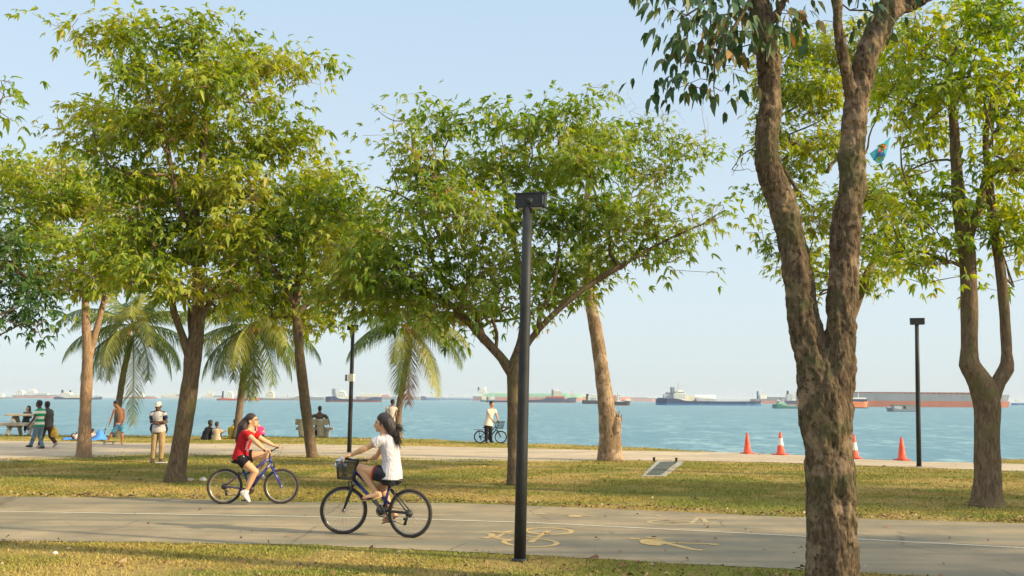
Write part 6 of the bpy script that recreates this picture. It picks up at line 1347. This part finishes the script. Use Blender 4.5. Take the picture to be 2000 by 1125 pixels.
def bike(label, PL, rear, front, r, nd, paint, side=1, steer=0, basket=None, rack=False, crank_ang=None, paint2=None, thick=1.0, fork_paint=None, spokes=28, low=False):
    """nd: named pixel nodes of the frame in the wheel plane"""
    q = PL.q; rh = q(*rear); fh = q(*front); b0 = V((rh.x, rh.y, 0)).lerp(V((fh.x, fh.y, 0)), .5)
    rh.z = r; fh.z = r
    root = thing('bicycle', label, 'bicycle', b0, 'bicycles being ridden or pushed'); n = PL.n; fw = V((fh.x - rh.x, fh.y - rh.y, 0)).normalized()
    wheel(root, rh, r, fw, 0, spokes); fax = Matrix.Rotation(steer, 3, 'Z') @ fw; wheel(root, fh, r, fw, steer, spokes); fn = fax.cross(V((0, 0, 1)))
    N = {k: q(*v) for k, v in nd.items()}; t = thick
    mb = MB()
    mb.tube([N['ht'], N['hb']], .021 * t, 12)
    mb.tube([N['hb'].lerp(N['ht'], .15), N['bb']], [.021 * t, .020 * t], 12)
    mb.tube([N['ht'].lerp(N['hb'], .2), N['tt'] if 'tt' in N else N['st']], [.017 * t, .016 * t], 12)
    mb.tube([N['bb'], N['st']], .017 * t, 12)
    mb.tube([N['bb'] - n * .036, N['bb'] + n * .036], .024 * t, 14)
    if 'xt' in N: mb.tube([N['tt'], N['xt']], .015 * t, 10)
    mk('frame', mb, paint, root)
    mb = MB()
    for sg in (-1, 1):
        o = n * sg * .055; mb.tube([N['bb'] + n * sg * .028, N['bb'].lerp(rh, .45) + n * sg * .040, rh + o], .010 * t, 8)
        mb.tube([N['sj'] + n * sg * .018, N['sj'].lerp(rh, .4) + n * sg * .045, rh + o], .009 * t, 8)
    mk('rear_stays', mb, paint2 or paint, root)
    mb = MB(); cr = N['hb'] - V((0, 0, .03)); cr = cr.lerp(fh, .08)
    for sg in (-1, 1):
        o = fn * sg * .052; mb.tube([cr, cr + o, cr.lerp(fh, .5) + o * 1.02, fh + o], [.017 * t, .017 * t, .0165 * t, .010], 10)
    mb.box(cr, (.13, .035, .03), (fn, fax, V((0, 0, 1)))); mk('fork', mb, fork_paint or paint, root)
    # brakes
    for c0, nm in ((cr + fax * .035, 'front_brake'), (N['sj'].lerp(rh, .25), 'rear_brake')):
        mb = MB()
        for sg in (-1, 1): mb.tube([c0 + n * sg * .045 - V((0, 0, .02)), c0 + n * sg * .04 + V((0, 0, .06))], .007, 6)
        mb.tube([c0 + n * .04 + V((0, 0, .06)), c0 - n * .04 + V((0, 0, .06))], .003, 5); mk(nm, mb, DARKP, root)
    # seat post and saddle
    mb = MB(); mb.tube([N['st'], N['sd'] - V((0, 0, .03))], .013, 10); mk('seatpost', mb, STEEL, root)
    sc_ = N['sd']; mb = MB(); rs = []
    for u, w_, h_, z in ((-.135, .03, .02, .012), (-.11, .075, .028, .010), (-.06, .078, .028, .004), (0, .045, .024, 0), (.07, .022, .02, 0), (.125, .018, .016, -.002), (.14, .008, .008, -.006)): rs.append((sc_ + fw * u + V((0, 0, z)), n * w_, V((0, 0, h_)), 14))
    mb.rings(rs); mk('saddle', mb, SADM, root)
    # bars
    st = N['sm']; mb = MB(); mb.tube([N['ht'], N['ht'].lerp(st, .7), st], .013, 10); mb.tube([st, st + fw * .03], .018, 10); mk('stem', mb, DARKP, root)
    gl, gr = nd['gl'], nd['gr']; L_ = q(gl[0], gl[1], gl[2]); R_ = q(gr[0], gr[1], gr[2]); cen = st + fw * .03
    gd = (L_ - R_).normalized(); il = cen.lerp(L_, .45); ir = cen.lerp(R_, .45)
    back = -(fw * .9 + V((0, 0, -.15))).normalized()
    mb = MB(); mb.tube([R_, ir, cen, il, L_], .0115, 10); hb = mk('handlebar', mb, DARKP, root)
    for e, i_ in ((L_, il), (R_, ir)):
        mb = MB(); d = (e - i_).normalized(); mb.tube([e - d * .10, e + d * .012], .017, 12); mk('grip', mb, SADM, hb)
        mb = MB(); mb.tube([e - d * .13, e - d * .11 + fw * .045 - V((0, 0, .02)), e - d * .02 + fw * .06 - V((0, 0, .03))], .006, 6); mk('brake_lever', mb, plain('lever_steel', (.3, .3, .3), .4, .6), hb)
    mb = MB(); mb.tube([il + fw * .03, (il + cen) / 2 + fw * .16 + V((0, 0, .05)), cen + fw * .12 - V((0, 0, .08)), cr + fax * .03 + V((0, 0, .05))], .0028, 5)
    mb.tube([ir + fw * .03, (ir + cen) / 2 + fw * .14 + V((0, 0, .0)), cen + fw * .09 - V((0, 0, .14)), N['hb']], .0028, 5); mk('brake_cables', mb, DARKP, root)
    # drivetrain, on the side given
    o = n * side * .052; bb = N['bb']; mb = MB(); mb.torus(bb + o, .075, .006, fw, V((0, 0, 1)), 30, 6, .7)
    for i in range(5): a = i * 2 * math.pi / 5; mb.bar(bb + o, bb + o + (fw * math.cos(a) + V((0, 0, 1)) * math.sin(a)) * .073, .014, .005, n)
    mb.lathe(bb + o + n * side * .004, [(.062, 0), (.062, .004), (.02, .006)], 20, n * side); mk('chainring', mb, DARKP, root)
    if nd.get('pn'):
        for key, sg in (('pn', 1), ('pf', -1)):
            pd = q(nd[key][0], nd[key][1], .10 * sg); mb = MB(); a0 = bb + n * sg * .065; pe = pd - n * sg * .035; mb.bar(a0, pe, .022, .014, n); mk('crank_arm', mb, plain('crank_metal', (.12, .12, .12), .4, .5), root, False)
            mb = MB(); mb.box(pd + n * sg * .01, (.09, .085, .022), (fw, n, V((0, 0, 1)))); mk('pedal', mb, DARKP, root, False, bevel=.004)
    cs = rh + o; mb = MB()
    for i, rr_ in enumerate((.055, .047, .039, .031)): mb.lathe(cs + n * side * (-.018 + .006 * i), [(rr_, 0), (rr_, .003)], 24, n * side)
    mk('sprockets', mb, plain('sprocket', (.07, .065, .06), .5, .5), root)
    dj = cs - V((0, 0, .13)) + fw * .045; mb = MB(); mb.bar(cs + fw * .01 - V((0, 0, .03)), dj, .03, .014, n); mb.lathe(dj - n * .006, [(.024, 0), (.024, .012)], 14, n); mb.lathe(dj.lerp(cs, .45) - n * .006 + fw * .03, [(.02, 0), (.02, .012)], 14, n); mk('derailleur', mb, DARKP, root)
    mb = MB(); up = V((0, 0, 1)); mb.tube([bb + o + up * .077, cs + up * .045], .004, 5); mb.tube([bb + o - up * .077, dj - up * .024], .004, 5); mk('chain', mb, plain('chain_dark', (.05, .045, .04), .5, .5), root)
    if rack:
        a = q(*rack[0]); b = q(*rack[1]); mb = MB()
        for sg in (-1, 0, 1): mb.tube([a + n * sg * .05, b + n * sg * .05], .007, 6)
        for u in (.1, .5, .9): mb.tube([a.lerp(b, u) + n * .05, a.lerp(b, u) - n * .05], .006, 6)
        for sg in (-1, 1): mb.tube([a.lerp(b, .45) + n * sg * .05, rh + n * sg * .055], .006, 6)
        mk('rear_rack', mb, DARKP, root)
    return root, N, rh, fh, fw, n

# red-shirted cyclist, heading right
PL1 = Plane((439, 947.6), 16.9, (549.5, 947), 17.0)
r1 = .308
bike('blue mountain bicycle ridden by the woman in the red shirt', PL1, (439, 947.6), (549.5, 947), r1,
     dict(ht=(526, 893), hb=(530, 905), bb=(489, 956), tt=(478, 928), st=(475, 918), sj=(475.5, 921), sd=(467.5, 903), sm=(529, 880), gl=(545, 871.5, -.26), gr=(516.5, 880.5, .27), pn=(477, 977, 0), pf=(503, 932, 0)), BLUEP, side=1, paint2=PURP, thick=1.15, fork_paint=BLUEP)
q = PL1.q
J = dict(p=q(470, 893, 0), n=q(488, 840.5, -.01), h=q(492.5, 821.5, -.02), sr=q(481, 846, .16), sl=q(497, 848, -.14), er=q(499, 862, .24), wr=q(515.5, 877.5, .25), el=q(517, 861, -.20), wl=q(536.5, 871, -.24),
         kr=q(499, 922, .10), ar=q(479.5, 962, .10), tr=q(487, 979.5, .10), kl=q(523, 887, -.10), al=q(504, 921, -.10), tl=q(516, 933, -.10),
         hipdir=-PL1.n, mid=q(472, 866, 0), dl=V((.9, 0, -.12)), dr=V((.9, 0, -.1)))
REDS = cloth('red_shirt', (.42, .016, .022)); 
p, hd = person('woman in a red shirt and black shorts riding a bicycle to the right', J, SK_W, .0085, REDS, .40, cloth('black_shorts', (.018, .015, .018)), 'shorts', .42, shoe=cloth('white_shoe', (.74, .66, .60)), face=(1, -.12, .12), hair=(.030, .017, .013), hstyle='none', curl=(1.3, 1.3), slim=1.03, s=.95, hem=-.16, shirt_loose=.016, palm=dict(l=V((0, 0, -1)), r=V((0, 0, -1))), group='women riding bicycles')
hc, hf, hs_, hu = hd
mb = MB()
mb.tube([hc - hf * .06 + hu * .05, hc - hf * .12 + hu * .0, q(472, 832, -.02), q(468.5, 846, 0), q(463.5, 858, .02), q(462, 868, .02)], [.065, .075, .075, .062, .042, .012], 14)
mb.tube([hc - hf * .07 + hu * .02, q(476, 834, .05), q(473, 850, .05), q(469, 862, .05)], [.05, .045, .03, .008], 12)
mk('ponytail', mb, hairmat('hair_strand_brown', (.030, .017, .013)), p, voxel=.010, relax=2)
def strands(mb, hc, hf, hs_, hu, targets, n, seed, r0=.007, flow=None):
    rs_ = random.Random(seed)
    for i in range(n):
        a = rs_.uniform(-1.25, 1.25); b_ = rs_.uniform(-.5, 1.1)
        st = hc + hs_ * (.088 * math.sin(a)) + hu * (.03 + .085 * math.cos(a) * max(0, math.cos(b_))) + hf * (.075 * math.sin(b_) - .01)
        bk_ = hc - hf * (.10 + rs_.uniform(0, .02)) + hs_ * .05 * math.sin(a) + hu * rs_.uniform(-.03, .03)
        e = rs_.choice(targets); e = e + V((rs_.gauss(0, .022), rs_.gauss(0, .03), rs_.gauss(0, .022))); m1 = bk_.lerp(e, .5) + V((rs_.gauss(0, .015), rs_.gauss(0, .02), rs_.gauss(0, .015))) - hf * .015
        pts = [st, st.lerp(bk_, .55) + hu * .025 * max(0, math.cos(a)), bk_, m1, e]
        mb.tube(pts, [r0 * .6, r0, r0, r0 * .8, .0012], 5)
mb = MB(); strands(mb, hc, hf, hs_, hu, [q(468.5, 850, .04), q(466, 860, .02), q(471, 845, 0), q(464, 866, .03), q(474, 852, -.03)], 90, 3); mk('hair_strands', mb, hairmat('hair_strand_brown', (.030, .017, .013)), p)
mb = MB(); mb.ell(hc + hu * .062 - hf * .006, .078, .080, .050, (hs_, hf, hu), 16, 10); mb.ell(hc + hu * .03 - hf * .03, .090, .075, .075, (hs_, hf, hu), 16, 10); mk('fringe', mb, hairmat('hair_strand_brown', (.030, .017, .013)), p, voxel=.010, relax=1)
mb = MB()
for sg in (-1, 1):
    mb.torus(hc + hs_ * sg * .033 + hf * .092 + hu * .002, .019, .0018, hs_, hu, 20, 5); mb.tube([hc + hs_ * sg * .053 + hf * .090 + hu * .004, hc + hs_ * sg * .080 + hf * .03 + hu * .004, hc + hs_ * sg * .082 - hf * .01], .0022, 5)
mb.tube([hc - hs_ * .014 + hf * .096, hc + hs_ * .014 + hf * .096], .0018, 5); mk('glasses', mb, DARKP, p)
PR = cloth('print_white', (.80, .55, .55)); mb = MB()
def shirtpt(px, py, off): return q(px, py, off)
for i, (px, py, s_) in enumerate(((487.3, 859, .030), (484, 865, .034), (482.5, 870, .022), (481.5, 876, .034), (484.5, 880, .024))):
    c = shirtpt(px, py, .158); mb.torus(c, s_ * .55, .007, V((.6, 0, .5)).normalized(), V((-.4, 0, .8)).normalized(), 10, 5, .5)
mb.bar(shirtpt(486, 862, .158), shirtpt(480, 873, .158), .010, .006, V((0, 1, 0))); mk('shirt_print', mb, PR, p)
mb = MB(); c = q(475, 892.5, .172)
for a in (.3, 1.5, 2.6, 3.9, 5.2): mb.bar(c, c + V((math.cos(a) * .026, 0, math.sin(a) * .022)), .010, .005, V((0, 1, 0)))
mk('shorts_logo', mb, plain('logo_white', (.75, .72, .70), .6), p, False)

# white-shirted cyclist, heading left
PL2 = Plane((671.3, 992), 13.3, (801, 997.5), 12.98)
r2 = .325
bk, N2, rh2, fh2, fw2, n2 = bike('dark blue bicycle with a wire basket under the woman in the white shirt', PL2, (801, 997.5), (671.3, 992), r2,
     dict(ht=(694, 917), hb=(690.5, 940), bb=(748, 997), tt=(760.5, 984), st=(761, 950), sj=(763, 955), sd=(769, 940), sm=(701, 899), gl=(676, 896, .24), gr=(716, 899, -.27), pn=(725, 973, 0), pf=(764, 1019, 0)), BLUEP, side=1, steer=R(22), paint2=DARKP, thick=1.2, fork_paint=DARKP)
q2 = PL2.q
tp = [q2(657, 901.5, .13), q2(695.5, 903, .15), q2(697, 900, -.15), q2(660, 898.5, -.17)]
bt = [q2(659, 935.5, .11), q2(692, 937.5, .13), q2(693, 934, -.12), q2(662, 932, -.13)]
bkt = basket_(bk, tp, bt, nx=22, nz=17, rod=.0028)
def items():
    YB = None; c = q2(672, 898, .0); root = thing('shopping_bag', 'crumpled whitish plastic bag filling the basket of the dark blue bicycle', 'bag', c - V((0, 0, .1)))
    mb = MB(); rs_ = random.Random(4)
    for i in range(14): mb.ell(c + V((rs_.uniform(-.10, .12), rs_.uniform(-.08, .08), rs_.uniform(-.10, .02))), rs_.uniform(.03, .055), .04, rs_.uniform(.025, .05), nu=10, nv=7)
    mk('bag_body', mb, plain('bag_white', (.60, .60, .62), .4, var=.2, bmp=.8, bscale=25, bdist=.02), root, voxel=.011, relax=1)
items()
J = dict(p=q2(764, 929, 0), n=q2(753, 850, 0), h=q2(747.5, 826, 0), sl=q2(744.5, 859, .15), sr=q2(756, 857, -.16), el=q2(715, 875, .22), wl=q2(687, 888, .24), er=q2(738, 890, -.26), wr=q2(725.5, 896.5, -.27),
         kl=q2(704, 914.5, .10), al=q2(735, 962, .10), tl=q2(708, 973.5, .12), kr=q2(742, 950, -.10), ar=q2(765, 1003, -.10), tr=q2(747, 1017, -.10),
         hipdir=PL2.n, mid=q2(768, 886, 0), dl=V((-.9, 0, -.3)), dr=V((-.9, 0, .0)))
p, hd = person('woman in a white shirt with long windblown hair cycling to the left', J, SK_W, .0085, cloth('white_shirt', (.56, .53, .58)), .52, cloth('black_shorts2', (.025, .025, .035)), 'shorts', .44, shoe=None, face=(-1, -.02, .0), hair=(.024, .017, .015), hstyle='none', curl=(1.2, 1.2), slim=.97, s=1.0, hem=-.14, shirt_loose=.020, palm=dict(l=V((0, 0, -1)), r=V((0, 0, -1))), group='women riding bicycles')
hc, hf, hs_, hu = hd; HM2 = hairmat('hair_strand_black', (.024, .017, .015))
mb = MB(); rs_ = random.Random(9)
mb.tube([hc - hf * .03 + hu * .05, q2(758, 824, .03), q2(765, 838, .02), q2(769, 850, .01), q2(773, 862, 0)], [.085, .090, .075, .055, .012], 16)
ends = [(779, 872), (773, 869), (781, 862), (769, 862), (785, 838), (776, 870), (783, 852), (770, 858)]
ends += [(775 + 6 * math.cos(i_ * 1.7), 862 + 9 * math.sin(i_ * 2.3)) for i_ in range(14)] + [(790, 836), (788, 843), (783, 874), (777, 876)]
for i, (ex, ey) in enumerate(ends):
    o_ = rs_.uniform(-.06, .07); mb.tube([hc - hf * .05 + hu * rs_.uniform(-.03, .06), q2(762 + rs_.uniform(-3, 4), 832 + rs_.uniform(-4, 6), o_), q2((762 + ex) / 2 + 4, (832 + ey) / 2, o_), q2(ex, ey, o_)], [.024, .022, .013, .003], 8)
mb.ell(hc + hu * .064 - hf * .006, .080, .082, .050, (hs_, hf, hu), 16, 10)
mb.ell(hc + hf * .0 + hs_ * .055 + hu * .01, .030, .045, .06, (hs_, hf, hu), 12, 8); mb.ell(hc + hf * .0 - hs_ * .055 + hu * .01, .030, .045, .06, (hs_, hf, hu), 12, 8)
mk('long_hair', mb, HM2, p, voxel=.008, relax=1)
mb = MB(); strands(mb, hc, hf, hs_, hu, [q2(ex, ey, rs_.uniform(-.08, .08)) for ex, ey in ends] + [q2(782, 868, .05), q2(775, 866, 0), q2(770, 858, .08), q2(786, 846, 0), q2(765, 850, .1)], 150, 5, .0065); mk('hair_strands', mb, HM2, p)
mb = MB(); a = J['p'] + PL2.n * .088; kd = (J['kl'] - a); x_ = kd.normalized(); yv = x_.cross(PL2.n).normalized(); c = a + kd * .41
mb.rings([(c - x_ * .02, PL2.n * .101, yv * .101, 20), (c + x_ * .035, PL2.n * .100, yv * .100, 20)]); mk('shorts_cuff', mb, cloth('cuff_red', (.50, .05, .035)), p)
for kk, col in (('l', (.46, .30, .20)), ('r', (.10, .035, .02))):
    mb = MB(); A_, T_ = J['a' + kk], J['t' + kk]; f = (T_ - A_).normalized(); dn = V((0, 0, -1)); dn = (dn - f * dn.dot(f)).normalized(); sd_ = f.cross(dn)
    c0 = A_ - f * .05 + dn * .072; mb.rings([(c0, sd_ * .035, dn * .010, 14), (c0 + f * .12 , sd_ * .040, dn * .010, 14), (T_ + dn * .032, sd_ * .048, dn * .010, 14), (T_ + f * .025 + dn * .026, sd_ * .02, dn * .008, 14)])
    mb.tube([T_ - f * .10 + sd_ * .042 + dn * .02, T_ - f * .07 - dn * .022, T_ - f * .10 - sd_ * .042 + dn * .02], .008, 6); mk('sandal', mb, plain('sandal_%s' % kk, col, .7), p)

# man with bicycle on the shore
PL3 = Plane((937.8, 852.6), 40.7, (978.2, 852.6), 40.6)
bk, N3, rh3, fh3, fw3, n3 = bike('dark city bicycle with front basket and rear rack at the shore', PL3, (937.8, 852.6), (978.2, 852.6), .272,
     dict(ht=(968, 831), hb=(970, 838), bb=(956, 856), tt=(953, 850), st=(950.5, 842), sj=(950.5, 843), sd=(949, 835), sm=(966.5, 826), gl=(972, 822.5, -.24), gr=(964, 824, .24), pn=(958.5, 860, 0), pf=(953, 853, 0)), TEALP, steer=R(-8), rack=((925.5, 839.3), (946, 838.7)), thick=1.3, spokes=18)
q3 = PL3.q
basket_(bk, [q3(969, 824.5, .14), q3(985.8, 823.8, .14), q3(985.8, 823, -.14), q3(969, 824, -.14)], [q3(972, 836.5, .10), q3(981.5, 837.5, .10), q3(981.5, 836.5, -.10), q3(972, 836, -.10)], nx=8, nz=6, rod=.006)
person('man in a white shirt and black trousers standing with his bicycle at the shore', jp(40.35, p=(954, 829.5), n=(959, 798.5), h=(961, 789.8), sl=(966, 801, .12), sr=(953, 802, -.1), el=(970, 811, .15), wl=(973, 820, .2), er=(956.5, 814, -.1), wr=(963, 821, -.05),
    kl=(958, 846, .05), al=(959, 860.5, .08), tl=(964, 862.8, 0), kr=(950, 846, -.05), ar=(949.5, 861, -.05), tr=(951, 863.5, -.22)),
    SK_L, .014, cloth('white_polo', (.60, .54, .47)), .6, cloth('black_trousers', (.02, .02, .025)), shoe=plain('shoe_black', (.03, .03, .035), .5), face=(.55, -.8, 0), hem=-.12, belly=.02, s=1.02)
# ------------------------------------------------------------ air
mt = bpy.data.materials.new('haze_air'); mt.use_nodes = True; t = mt.node_tree; t.nodes.clear()
o = t.nodes.new('ShaderNodeOutputMaterial'); pv = t.nodes.new('ShaderNodeVolumePrincipled')
pv.inputs['Color'].default_value = (.80, .88, .95, 1); pv.inputs['Density'].default_value = .00011; pv.inputs['Anisotropy'].default_value = 0.0
t.links.new(pv.outputs[0], o.inputs['Volume'])
mb = MB(); mb.box((0, 4600, 14.5), (19000, 9400, 38)); hz = mk('haze', mb, mt, None, False); hz['kind'] = 'stuff'; hz['label'] = 'pale sea haze softening the far ships'; hz['category'] = 'haze'
